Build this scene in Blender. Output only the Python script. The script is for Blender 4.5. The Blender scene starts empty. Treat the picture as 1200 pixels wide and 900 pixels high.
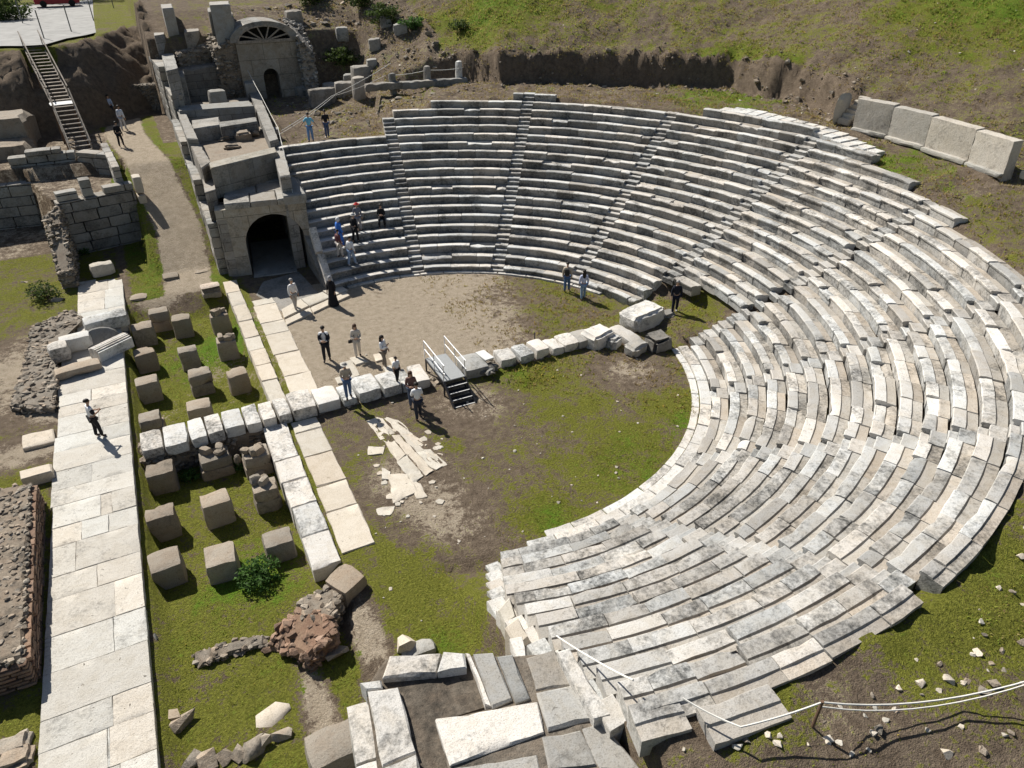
import bpy, bmesh, math, random
import numpy as np
from mathutils import Vector, Matrix, noise
random.seed(7); np.random.seed(7)
S = bpy.context.scene
COL = S.collection
RAD = math.radians

# ------------------------------------------------------------------ camera
H = 16.8
F = 832.0
TH = math.atan(536 / F); SN, CS = math.sin(TH), math.cos(TH)
YAW = RAD(26.7)
CX, CY = 0.577 * H, 1.497 * H          # theatre centre seen from the camera
cd = bpy.data.cameras.new('camera'); cam = bpy.data.objects.new('camera', cd); COL.objects.link(cam)
cam.location = (-CX, -CY, H)
cam.rotation_euler = (math.pi / 2 - TH, 0, -YAW)
cd.sensor_width = 36; cd.lens = F / 1200 * 36; cd.clip_end = 2000; cd.clip_start = .1
S.camera = cam

def ray(x, y):
    u = x - 600; v = y - 450
    fw = F * CS - v * SN; dn = F * SN + v * CS
    return (u * math.cos(YAW) + fw * math.sin(YAW), -u * math.sin(YAW) + fw * math.cos(YAW), -dn)
def P(x, y, z=0.0):
    """survey point: map position of a mark in the picture whose real height is z"""
    d = ray(x, y); t = (z - H) / d[2]
    return Vector((d[0] * t - CX, d[1] * t - CY, z))
def PX(x, y, X):
    d = ray(x, y); t = (X + CX) / d[0]
    return Vector((X, d[1] * t - CY, H + d[2] * t))
def PY(x, y, Y):
    d = ray(x, y); t = (Y + CY) / d[1]
    return Vector((d[0] * t - CX, Y, H + d[2] * t))

# ------------------------------------------------------------------ materials
def nt_new(name):
    m = bpy.data.materials.new(name); m.use_nodes = True
    nt = m.node_tree; nt.nodes.clear()
    out = nt.nodes.new('ShaderNodeOutputMaterial'); b = nt.nodes.new('ShaderNodeBsdfPrincipled')
    nt.links.new(b.outputs[0], out.inputs[0])
    b.inputs['Specular IOR Level'].default_value = .25
    return m, nt, b
def nd(nt, t, **kw):
    n = nt.nodes.new(t)
    for k, v in kw.items(): setattr(n, k, v)
    return n
def tex(nt, scale, detail=6, rough=.6, typ='NOISE', vec=None, dist=0.0):
    if typ == 'NOISE':
        n = nd(nt, 'ShaderNodeTexNoise'); n.inputs['Detail'].default_value = detail; n.inputs['Roughness'].default_value = rough
        n.inputs['Distortion'].default_value = dist
    else:
        n = nd(nt, 'ShaderNodeTexVoronoi')
    n.inputs['Scale'].default_value = scale
    if vec is not None: nt.links.new(vec, n.inputs['Vector'])
    return n
def ramp(nt, src, a, b, ca=(0, 0, 0, 1), cb=(1, 1, 1, 1)):
    r = nd(nt, 'ShaderNodeValToRGB'); e = r.color_ramp.elements
    e[0].position = a; e[1].position = b; e[0].color = ca; e[1].color = cb
    nt.links.new(src, r.inputs[0]); return r
def mixc(nt, fac, a, b, mode='MIX'):
    m = nd(nt, 'ShaderNodeMix', data_type='RGBA', blend_type=mode)
    for i, s in ((0, fac), (6, a), (7, b)):
        if hasattr(s, 'is_linked') or hasattr(s, 'links'): nt.links.new(s, m.inputs[i])
        elif i == 0: m.inputs[0].default_value = s
        else: m.inputs[i].default_value = (*s, 1) if len(s) == 3 else s
    return m.outputs[2]
def math_n(nt, op, a, b):
    m = nd(nt, 'ShaderNodeMath', operation=op)
    for i, s in ((0, a), (1, b)):
        if hasattr(s, 'links'): nt.links.new(s, m.inputs[i])
        else: m.inputs[i].default_value = s
    return m.outputs[0]
def mat_stone(name, base, dark, warm, dark_lo=.5, dark_hi=.66, big=.9, bump=.35, fine=9, warm_amt=.5, joints=None, pits=.55):
    m, nt, b = nt_new(name)
    pos = nd(nt, 'ShaderNodeNewGeometry').outputs['Position']
    at = nd(nt, 'ShaderNodeAttribute', attribute_name='tint')
    n1 = tex(nt, big, 8, .68, vec=pos, dist=.4); n2 = tex(nt, fine, 8, .72, vec=pos); n3 = tex(nt, 2.3, 5, .6, vec=pos, dist=.8)
    n4 = tex(nt, 34, 3, .6, vec=pos)
    w = ramp(nt, n3.outputs[0], .42, .64)
    wf = math_n(nt, 'MULTIPLY', w.outputs[0], warm_amt)
    c = mixc(nt, wf, base, warm)
    # lichen: a coarse field broken up by a fine one, stronger on blocks whose own tint is dark
    a = math_n(nt, 'MULTIPLY', n1.outputs[0], .55); a2 = math_n(nt, 'MULTIPLY', n2.outputs[0], .45)
    a = math_n(nt, 'ADD', a, a2)
    a = math_n(nt, 'ADD', a, math_n(nt, 'MULTIPLY', at.outputs['Alpha'], .12))
    d = ramp(nt, a, dark_lo, dark_hi)
    c = mixc(nt, d.outputs[0], c, dark)
    sp = ramp(nt, n4.outputs[0], .33, .5, (.55, .53, .5, 1), (1, 1, 1, 1))
    c = mixc(nt, .6, c, sp.outputs[0], 'MULTIPLY')
    pv = tex(nt, 7.0, 2, .5, vec=pos, dist=1.2); pt = ramp(nt, pv.outputs[0], .255, .30, (.22, .2, .18, 1), (1, 1, 1, 1)); c = mixc(nt, pits, c, pt.outputs[0], 'MULTIPLY')
    c = mixc(nt, 1.0, c, at.outputs['Color'], 'MULTIPLY')
    hgt = math_n(nt, 'ADD', math_n(nt, 'MULTIPLY', n2.outputs[0], .7), math_n(nt, 'MULTIPLY', n4.outputs[0], .3))
    if joints:
        br = nd(nt, 'ShaderNodeTexBrick'); br.offset = .5
        mp = nd(nt, 'ShaderNodeCombineXYZ'); sx = nd(nt, 'ShaderNodeSeparateXYZ'); nt.links.new(pos, sx.inputs[0])
        nt.links.new(math_n(nt, 'ADD', sx.outputs[0], sx.outputs[1]), mp.inputs[0]); nt.links.new(sx.outputs[2], mp.inputs[1])
        nt.links.new(mp.outputs[0], br.inputs['Vector'])
        br.inputs['Scale'].default_value = 1; br.inputs['Brick Width'].default_value = joints[0]; br.inputs['Row Height'].default_value = joints[1]
        br.inputs['Mortar Size'].default_value = .014; br.inputs['Mortar Smooth'].default_value = .3
        br.inputs['Color1'].default_value = (1, 1, 1, 1); br.inputs['Color2'].default_value = (.72, .72, .74, 1); br.inputs['Mortar'].default_value = (.25, .24, .22, 1)
        nrm = nd(nt, 'ShaderNodeNewGeometry'); sz = nd(nt, 'ShaderNodeSeparateXYZ'); nt.links.new(nrm.outputs['Normal'], sz.inputs[0])
        side = math_n(nt, 'LESS_THAN', math_n(nt, 'ABSOLUTE', sz.outputs[2], 0), .6)
        c2 = mixc(nt, 1.0, c, br.outputs['Color'], 'MULTIPLY'); c = mixc(nt, side, c, c2)
    nt.links.new(c, b.inputs['Base Color'])
    bp = nd(nt, 'ShaderNodeBump'); bp.inputs['Strength'].default_value = bump; bp.inputs['Distance'].default_value = .06
    nt.links.new(hgt, bp.inputs['Height']); nt.links.new(bp.outputs[0], b.inputs['Normal'])
    b.inputs['Roughness'].default_value = .88
    return m
def mat_plain(name, col, rough=.8, metal=0.0, var=.25, scale=12, bump=.0):
    m, nt, b = nt_new(name)
    pos = nd(nt, 'ShaderNodeTexCoord').outputs['Object']
    n = tex(nt, scale, 4, .6, vec=pos)
    r = ramp(nt, n.outputs[0], .3, .7, tuple(x * (1 - var) for x in col) + (1,), tuple(min(1, x * (1 + var)) for x in col) + (1,))
    nt.links.new(r.outputs[0], b.inputs['Base Color'])
    b.inputs['Roughness'].default_value = rough; b.inputs['Metallic'].default_value = metal
    if bump:
        bp = nd(nt, 'ShaderNodeBump'); bp.inputs['Strength'].default_value = bump; bp.inputs['Distance'].default_value = .02
        nt.links.new(n.outputs[0], bp.inputs['Height']); nt.links.new(bp.outputs[0], b.inputs['Normal'])
    return m
M = {}
M['marble'] = mat_stone('weathered_marble', (.64, .625, .59), (.10, .10, .095), (.54, .49, .41), .505, .665, bump=.5)
M['paving'] = mat_stone('pale_paving_stone', (.60, .57, .51), (.24, .225, .20), (.50, .455, .38), .545, .70, bump=.7, pits=.9)
M['greyslab'] = mat_stone('grey_mossy_slab', (.40, .385, .355), (.13, .125, .11), (.36, .32, .26), .5, .70, bump=.4)
M['brownstone'] = mat_stone('brown_pillar_stone', (.315, .27, .215), (.13, .11, .085), (.27, .205, .145), .52, .70, bump=.8)
M['ashlar'] = mat_stone('grey_ashlar', (.34, .325, .295), (.09, .087, .08), (.25, .21, .16), .5, .68, joints=(1.35, .52))
M['ashlarplain'] = mat_stone('grey_stone_plain', (.36, .345, .315), (.09, .087, .08), (.26, .22, .17), .5, .68)
M['render'] = mat_stone('stained_tunnel_stone', (.42, .38, .315), (.11, .10, .08), (.30, .24, .165), .51, .72, joints=(2.1, 1.15), bump=.25)
M['rubble'] = mat_stone('rubble_stone', (.315, .27, .215), (.09, .08, .065), (.25, .185, .13), .5, .66, bump=.8, fine=6)
M['whiteslab'] = mat_stone('tan_white_slab', (.56, .51, .43), (.22, .20, .165), (.47, .41, .32), .57, .76, bump=.4)
M['brick'] = mat_stone('red_brick_rubble', (.26, .165, .115), (.11, .08, .06), (.32, .24, .17), .52, .7, bump=.8, fine=5)
def ground_mat():
    m, nt, b = nt_new('ground_soil_and_grass')
    pos = nd(nt, 'ShaderNodeNewGeometry').outputs['Position']
    at = nd(nt, 'ShaderNodeAttribute', attribute_name='cover')      # r grass, g sand, b bright green
    sp = nd(nt, 'ShaderNodeSeparateColor'); nt.links.new(at.outputs['Color'], sp.inputs[0])
    n1 = tex(nt, .55, 8, .66, vec=pos, dist=.5); n2 = tex(nt, 3.2, 8, .7, vec=pos); n3 = tex(nt, 14, 6, .7, vec=pos); n4 = tex(nt, 45, 3, .6, vec=pos)
    soil = ramp(nt, n2.outputs[0], .3, .7, (.14, .105, .076, 1), (.33, .26, .19, 1))
    pal = ramp(nt, n1.outputs[0], .5, .66)
    soilc = mixc(nt, math_n(nt, 'MULTIPLY', pal.outputs[0], .45), soil.outputs[0], (.29, .225, .165))
    sand = ramp(nt, n2.outputs[0], .25, .75, (.42, .34, .245, 1), (.68, .58, .45, 1))
    def thr(mask, wid, lo=1.0):
        k = math_n(nt, 'ADD', math_n(nt, 'MULTIPLY', n1.outputs[0], .9), math_n(nt, 'ADD', math_n(nt, 'MULTIPLY', n2.outputs[0], .75), math_n(nt, 'MULTIPLY', n3.outputs[0], .75)))
        k = math_n(nt, 'SUBTRACT', math_n(nt, 'ADD', k, mask), 1.70)
        r = ramp(nt, k, 0.0, wid); return r.outputs[0]
    c = mixc(nt, thr(sp.outputs[1], .14), soilc, sand.outputs[0])
    g = ramp(nt, n3.outputs[0], .3, .7, (.09, .105, .014, 1), (.34, .34, .062, 1))
    gb = ramp(nt, n3.outputs[0], .3, .7, (.07, .145, .012, 1), (.22, .37, .035, 1))
    gg = mixc(nt, thr(sp.outputs[2], .25), g.outputs[0], gb.outputs[0])
    c = mixc(nt, thr(sp.outputs[0], .10), c, gg)
    s4 = ramp(nt, n4.outputs[0], .3, .55, (.45, .43, .4, 1), (1, 1, 1, 1))
    c = mixc(nt, .75, c, s4.outputs[0], 'MULTIPLY')
    peb = ramp(nt, tex(nt, 60, 2, .5, vec=pos).outputs[0], .70, .73)
    c = mixc(nt, math_n(nt, 'MULTIPLY', peb.outputs[0], .6), c, (.42, .37, .30))
    nt.links.new(c, b.inputs['Base Color'])
    bp = nd(nt, 'ShaderNodeBump'); bp.inputs['Strength'].default_value = .9; bp.inputs['Distance'].default_value = .22
    h = math_n(nt, 'ADD', n3.outputs[0], math_n(nt, 'MULTIPLY', n4.outputs[0], .5))
    nt.links.new(h, bp.inputs['Height']); nt.links.new(bp.outputs[0], b.inputs['Normal'])
    b.inputs['Roughness'].default_value = .95; b.inputs['Specular IOR Level'].default_value = .1
    return m
M['ground'] = ground_mat()
def leaf_mat(name, a, b_):
    m, nt, b = nt_new(name)
    at = nd(nt, 'ShaderNodeAttribute', attribute_name='tint')
    pos = nd(nt, 'ShaderNodeNewGeometry').outputs['Position']
    n = tex(nt, 1.3, 4, .6, vec=pos)
    r = ramp(nt, n.outputs[0], .35, .65, (*a, 1), (*b_, 1))
    lc = mixc(nt, 1, r.outputs[0], at.outputs['Color'], 'MULTIPLY'); nt.links.new(lc, b.inputs['Base Color'])
    b.inputs['Roughness'].default_value = .7
    tr = nd(nt, 'ShaderNodeBsdfTranslucent'); nt.links.new(lc, tr.inputs[0]); mx = nd(nt, 'ShaderNodeMixShader'); mx.inputs[0].default_value = .45
    out = [n for n in nt.nodes if n.type == 'OUTPUT_MATERIAL'][0]
    nt.links.new(b.outputs[0], mx.inputs[1]); nt.links.new(tr.outputs[0], mx.inputs[2]); nt.links.new(mx.outputs[0], out.inputs[0])
    return m
M['grass'] = leaf_mat('grass_blades', (.25, .25, .042), (.28, .35, .052))
M['leaf'] = leaf_mat('shrub_leaves', (.045, .075, .02), (.085, .12, .03))
M['weed'] = leaf_mat('weed_leaves', (.055, .12, .025), (.10, .19, .045))
M['bark'] = mat_plain('bark', (.12, .09, .065), .9, bump=.6)
M['wood'] = mat_plain('weathered_timber', (.30, .26, .215), .85, var=.35, scale=6, bump=.3)
M['postwood'] = mat_plain('old_brown_timber', (.16, .10, .065), .85, var=.35, scale=6, bump=.3)
M['alu'] = mat_plain('aluminium_rail', (.72, .73, .74), .35, .7, .05)
M['steel'] = mat_plain('dark_painted_steel', (.03, .03, .035), .5, .2, .2)
M['deck'] = mat_plain('grey_deck_plate', (.30, .31, .31), .7, 0, .15, 30, .3)
M['nosing'] = mat_plain('pale_step_edge', (.6, .6, .58), .7, 0, .1)
M['rope'] = mat_plain('white_rope', (.72, .70, .64), .8, 0, .1)
M['road'] = mat_plain('pale_concrete_road', (.30, .295, .28), .9, 0, .2, 1.2, .2)
M['redpaint'] = mat_plain('red_car_paint', (.30, .02, .03), .3, 0, .05)
M['glass'] = mat_plain('dark_glass', (.02, .022, .025), .08, 0, .05)
M['tyre'] = mat_plain('tyre_rubber', (.02, .02, .02), .9)
M['metalgrey'] = mat_plain('grey_post_metal', (.14, .15, .15), .5, .5)
_fab = {}
def fab(col, rough=.85):
    k = tuple(round(c, 3) for c in col)
    if k not in _fab: _fab[k] = mat_plain('cloth_%s' % '_'.join(str(int(c * 1000)) for c in k), col, rough, 0, .12, 8)
    return _fab[k]

# ------------------------------------------------------------------ mesh builder
class MB:
    def __init__(s, sharp=33): s.v = []; s.f = []; s.t = []; s.sharp = sharp
    def add(s, vs, fs, tint=(1, 1, 1, 0)):
        o = len(s.v); s.v.extend([tuple(v) for v in vs]); s.f.extend([tuple(i + o for i in f) for f in fs])
        if isinstance(tint, list): s.t.extend(tint)
        else: s.t.extend([tint] * len(fs))
    def build(s, name, mat, parent=None, smooth=False, origin=None):
        me = bpy.data.meshes.new(name)
        vs = s.v
        if origin is not None:
            ox, oy, oz = origin; vs = [(a - ox, b - oy, c - oz) for a, b, c in vs]
        me.from_pydata(vs, [], s.f); me.update()
        at = me.attributes.new('tint', 'FLOAT_COLOR', 'FACE')
        at.data.foreach_set('color', np.array(s.t, dtype=np.float32).ravel())
        if smooth: me.polygons.foreach_set('use_smooth', [True] * len(me.polygons))
        if not smooth:
            me.polygons.foreach_set('use_smooth', [True] * len(me.polygons)); me.set_sharp_from_angle(angle=RAD(s.sharp))
        me.materials.append(mat)
        o = bpy.data.objects.new(name, me); COL.objects.link(o)
        if origin is not None: o.location = origin
        if parent is not None: o.parent = parent
        return o
def tag(o, label, cat, group=None, kind=None):
    if label: o['label'] = label
    if cat: o['category'] = cat
    if group: o['group'] = group
    if kind: o['kind'] = kind
    return o
def structure(o): o['kind'] = 'structure'; return o
def thing(name, label, cat, loc=(0, 0, 0), group=None, rz=0):
    o = bpy.data.objects.new(name, None); COL.objects.link(o); o.location = loc; o.rotation_euler.z = rz
    o.empty_display_size = .3
    return tag(o, label, cat, group)
def attach(o, parent):
    """parent a mesh whose vertices are in world space to a thing (no rotation on the thing)"""
    o.parent = parent; o.location = Vector(o.location) - Vector(parent.location); return o
def tv(lo=.8, hi=1.1, dark=0.0):
    g = random.uniform(lo, hi); w = random.uniform(-.04, .04)
    return (g * (1 + w), g, g * (1 - w), dark + random.uniform(-.35, .45))
def nz(p, s=1.0): return noise.noise(Vector(p) * s)

_cube = {}
def cube_grid(nx, ny, nz_):
    k = (nx, ny, nz_)
    if k in _cube: return _cube[k]
    idx = {}; vs = []; fs = []
    def vid(i, j, l):
        if (i, j, l) not in idx: idx[(i, j, l)] = len(vs); vs.append((i / nx * 2 - 1, j / ny * 2 - 1, l / nz_ * 2 - 1))
        return idx[(i, j, l)]
    for i in range(nx):
        for j in range(ny):
            fs.append((vid(i, j, 0), vid(i, j + 1, 0), vid(i + 1, j + 1, 0), vid(i + 1, j, 0)))
            fs.append((vid(i, j, nz_), vid(i + 1, j, nz_), vid(i + 1, j + 1, nz_), vid(i, j + 1, nz_)))
    for i in range(nx):
        for l in range(nz_):
            fs.append((vid(i, 0, l), vid(i + 1, 0, l), vid(i + 1, 0, l + 1), vid(i, 0, l + 1)))
            fs.append((vid(i, ny, l), vid(i, ny, l + 1), vid(i + 1, ny, l + 1), vid(i + 1, ny, l)))
    for j in range(ny):
        for l in range(nz_):
            fs.append((vid(0, j, l), vid(0, j, l + 1), vid(0, j + 1, l + 1), vid(0, j + 1, l)))
            fs.append((vid(nx, j, l), vid(nx, j + 1, l), vid(nx, j + 1, l + 1), vid(nx, j, l + 1)))
    _cube[k] = (vs, fs); return _cube[k]
def rbox(mb, c, s, rz=0.0, amp=.03, tint=(1, 1, 1, 0), cell=.28, tilt=(0, 0), cham=.03, taper=0.0, freq=1.6, nmax=7):
    """rough hewn block: c = centre, s = full size"""
    n = [max(2, min(nmax, int(round(q / cell)))) for q in s]
    vs, fs = cube_grid(*n)
    mat = Matrix.Rotation(rz, 3, 'Z') @ Matrix.Rotation(tilt[0], 3, 'X') @ Matrix.Rotation(tilt[1], 3, 'Y')
    seed = Vector((random.uniform(0, 99), random.uniform(0, 99), random.uniform(0, 99)))
    out = []
    hs = [q / 2 for q in s]
    for v in vs:
        e = sum(1 for q in v if abs(q) > .999)
        k = (0, 0, cham, cham * 1.5)[e]
        p = Vector([v[i] * hs[i] - (math.copysign(k, v[i]) if abs(v[i]) > .999 else 0) for i in range(3)])
        if taper: p.x *= 1 - taper * (v[2] + 1) / 2; p.y *= 1 - taper * (v[2] + 1) / 2
        d = noise.noise_vector(p * freq + seed) * amp + noise.noise_vector(p * freq * 3.1 + seed) * amp * .5
        if e >= 2:
            ch = noise.noise(p * 2.7 + seed * 1.3)
            if ch > .12: d -= p.normalized() * (ch - .12) * amp * 4
        out.append(mat @ (p + d) + Vector(c))
    mb.add(out, fs, tint)
def prism(mb, poly, zb, zt, amp=.03, cham=.03, tint=(1, 1, 1, 0), step=.35):
    """slab over an outline; zt a number or a list per corner; edges broken and chamfered"""
    n = len(poly); pts = []; tops = []
    area = sum(poly[i][0] * poly[(i + 1) % n][1] - poly[(i + 1) % n][0] * poly[i][1] for i in range(n))
    idx = list(range(n)) if area > 0 else list(range(n - 1, -1, -1))
    zt_l = zt if isinstance(zt, (list, tuple)) else [zt] * n
    for a in range(n):
        i, j = idx[a], idx[(a + 1) % n]
        p, q = Vector(poly[i][:2]), Vector(poly[j][:2]); L = (q - p).length; k = max(1, int(L / step))
        for u in range(k):
            t = u / k; pts.append(p.lerp(q, t)); tops.append(zt_l[i] * (1 - t) + zt_l[j] * t)
    c = sum(pts, Vector((0, 0))) / len(pts); m = len(pts)
    sd = Vector((random.uniform(0, 50), random.uniform(0, 50), 0))
    vs = []
    for ring in range(3):
        for p, z in zip(pts, tops):
            d = noise.noise_vector(Vector((p.x, p.y, ring * .6)) * 1.9 + sd) * amp
            r = (p - c); ln = max(r.length, 1e-4); ch = cham * (1 + 2.2 * max(0, noise.noise(Vector((p.x, p.y, 3)) * 2.3 + sd)))
            if ring == 0: vs.append((p.x + d.x, p.y + d.y, zb))
            elif ring == 1: vs.append((p.x + d.x, p.y + d.y, z - ch))
            else:
                q = p - r / ln * min(ch, ln * .3); vs.append((q.x + d.x, q.y + d.y, z + d.z * .35))
    fs = []
    for ring in range(2):
        for i in range(m):
            j = (i + 1) % m; fs.append((ring * m + i, ring * m + j, (ring + 1) * m + j, (ring + 1) * m + i))
    # inner ring + centre so that the top is not one flat n-gon
    zc = sum(tops) / m
    o = len(vs)
    for i in range(m):
        p = Vector(vs[2 * m + i]); q = p.lerp(Vector((c.x, c.y, zc)), .45); q.z += noise.noise(q * 1.7 + sd) * amp * .4; vs.append(tuple(q))
    vs.append((c.x, c.y, zc + random.uniform(-.3, .3) * amp))
    for i in range(m):
        j = (i + 1) % m; fs.append((2 * m + i, 2 * m + j, o + j, o + i)); fs.append((o + i, o + j, o + m))
    mb.add(vs, fs, tint)
_ico = None
def ico():
    global _ico
    if _ico is None:
        bm = bmesh.new(); bmesh.ops.create_icosphere(bm, subdivisions=2, radius=1)
        bm.verts.ensure_lookup_table(); _ico = ([v.co.copy() for v in bm.verts], [tuple(v.index for v in f.verts) for f in bm.faces]); bm.free()
    return _ico
_shards = []
def shards():
    """a set of broken, flat sided stone shapes"""
    if not _shards:
        rg = random.Random(5)
        for _ in range(24):
            bm = bmesh.new()
            for q in range(rg.randint(11, 17)):
                v = Vector((rg.gauss(0, 1), rg.gauss(0, 1), rg.gauss(0, 1))).normalized(); m = max(abs(c) for c in v)
                bm.verts.new(v.lerp(v / m, rg.uniform(.3, .75)) * rg.uniform(.85, 1.1))
            r = bmesh.ops.convex_hull(bm, input=bm.verts[:]); bmesh.ops.delete(bm, geom=[g for g in r['geom_interior'] if isinstance(g, bmesh.types.BMVert)], context='VERTS')
            bm.verts.index_update(); bm.normal_update()
            _shards.append(([v.co.copy() for v in bm.verts], [tuple(v.index for v in f.verts) for f in bm.faces])); bm.free()
    return _shards
def rock(mb, c, r, tint=(1, 1, 1, 0), rough=.35, box=.35, rz=None):
    vs, fs = random.choice(shards())
    R_ = Matrix.Rotation(random.uniform(0, 6.3) if rz is None else rz, 3, 'Z') @ Matrix.Rotation(random.uniform(-.25, .25), 3, 'X')
    mb.add([R_ @ Vector((p.x * r[0], p.y * r[1], p.z * r[2])) + Vector(c) for p in vs], fs, tint)
def bar(mb, a, b, w, h, tint=(1, 1, 1, 0), up=Vector((0, 0, 1))):
    a = Vector(a); b = Vector(b); d = (b - a).normalized()
    s = d.cross(up)
    if s.length < 1e-3: s = d.cross(Vector((1, 0, 0)))
    s.normalize(); u = s.cross(d).normalized()
    vs = [p + s * i * w / 2 + u * j * h / 2 for p in (a, b) for i, j in ((-1, -1), (1, -1), (1, 1), (-1, 1))]
    mb.add(vs, [(0, 1, 2, 3), (7, 6, 5, 4), (0, 4, 5, 1), (1, 5, 6, 2), (2, 6, 7, 3), (3, 7, 4, 0)], tint)
def tube(mb, pts, r, n=7, tint=(1, 1, 1, 0)):
    pts = [Vector(p) for p in pts]; vs = []; fs = []
    rs = r if isinstance(r, (list, tuple)) else [r] * len(pts)
    for i, p in enumerate(pts):
        d = (pts[min(i + 1, len(pts) - 1)] - pts[max(i - 1, 0)]).normalized()
        s = d.cross(Vector((0, 0, 1)))
        if s.length < 1e-3: s = Vector((1, 0, 0))
        s.normalize(); u = s.cross(d)
        for k in range(n):
            a = 2 * math.pi * k / n; vs.append(p + (s * math.cos(a) + u * math.sin(a)) * rs[i])
    for i in range(len(pts) - 1):
        for k in range(n):
            fs.append((i * n + k, i * n + (k + 1) % n, (i + 1) * n + (k + 1) % n, (i + 1) * n + k))
    fs.append(tuple(range(n))[::-1]); fs.append(tuple((len(pts) - 1) * n + k for k in range(n)))
    mb.add(vs, fs, tint)
def sag(a, b, s=.15, n=9):
    a = Vector(a); b = Vector(b)
    return [a.lerp(b, i / n) - Vector((0, 0, s * 4 * (i / n) * (1 - i / n))) for i in range(n + 1)]
def inpoly(p, poly):
    x, y = p[0], p[1]; c = False; n = len(poly)
    for i in range(n):
        a, b = poly[i], poly[i - 1]
        if (a[1] > y) != (b[1] > y) and x < (b[0] - a[0]) * (y - a[1]) / (b[1] - a[1]) + a[0]: c = not c
    return c
def rubble(mb, poly, zb, zt, size=.22, amp=.12, dens=1.0, lo=.6, hi=1.15, ragged=.2):
    size *= .72; dens *= 2.2; amp *= .7; lo *= .8; hi *= 1.25; mb.sharp = 14
    """rubble masonry: a rough core with stones showing on its top and sides"""
    prism(mb, poly, zb, zt, amp=amp, cham=.08, tint=tv(.75, .9), step=.3)
    n = len(poly)
    zl = zt if isinstance(zt, (list, tuple)) else [zt] * n
    zm = sum(zl) / n
    for i in range(n):
        a, b = Vector(poly[i][:2]), Vector(poly[(i + 1) % n][:2]); L = (b - a).length
        z0, z1 = zl[i], zl[(i + 1) % n]
        for _ in range(int(L * (max(z0, z1) - zb) / (size * size * 3.2) * dens)):
            t = random.random(); p = a.lerp(b, t); z = random.uniform(zb + .05, z0 * (1 - t) + z1 * t)
            r = random.uniform(.5, 1.1) * size; rock(mb, (p.x, p.y, z), (r, r, r * .55), tv(lo, hi))
    xs = [p[0] for p in poly]; ys = [p[1] for p in poly]
    A = (max(xs) - min(xs)) * (max(ys) - min(ys))
    for _ in range(int(A / (size * size * 3) * dens)):
        p = (random.uniform(min(xs), max(xs)), random.uniform(min(ys), max(ys)))
        if inpoly(p, poly):
            # height by nearest corner blend
            w = [1 / ((p[0] - q[0]) ** 2 + (p[1] - q[1]) ** 2 + .05) for q in poly]; z = sum(a * b for a, b in zip(w, zl)) / sum(w)
            r = random.uniform(.4, 1.15) * size; rock(mb, (p[0], p[1], z + random.uniform(-.08, ragged * size)), (r, r, r * .55), tv(lo, hi))
def px(poly, z): return [tuple(P(x, y, z)[:2]) for x, y in poly]
def cen(poly, z):
    return (sum(p[0] for p in poly) / len(poly), sum(p[1] for p in poly) / len(poly), z)

# ------------------------------------------------------------------ theatre geometry
R0, DR, DZ = 11.2, .66, .37
STAIRS = [77.5, 54.2, 30.6, 8.0, -14.5, -36.5, -60.0, -82.5]
_na = np.array([[-180, 14], [-104, 14], [-64, 14], [-50, 15], [-35, 16], [-20, 16], [-10, 17], [4, 18.5], [8, 19], [22, 19.6], [27, 19], [45, 19], [57, 19], [70, 18.4], [71, 17.6], [77.2, 17.3], [78, 14.2], [110, 14.2], [180, 14]])
def nrows(az): return float(np.interp(az, _na[:, 0], _na[:, 1]))
def sstep(a, b, x):
    t = np.clip((x - a) / (b - a), 0, 1); return t * t * (3 - 2 * t)
def vnoise(X, Y, s, seed):
    """cheap value noise on arrays"""
    rng = np.random.RandomState(seed); G = rng.rand(128, 128)
    x = X / s + 300; y = Y / s + 300; xi = np.floor(x).astype(int); yi = np.floor(y).astype(int)
    fx = x - xi; fy = y - yi; fx = fx * fx * (3 - 2 * fx); fy = fy * fy * (3 - 2 * fy)
    g = lambda i, j: G[i % 128, j % 128]
    return (g(xi, yi) * (1 - fx) + g(xi + 1, yi) * fx) * (1 - fy) + (g(xi, yi + 1) * (1 - fx) + g(xi + 1, yi + 1) * fx) * fy - .5
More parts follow.
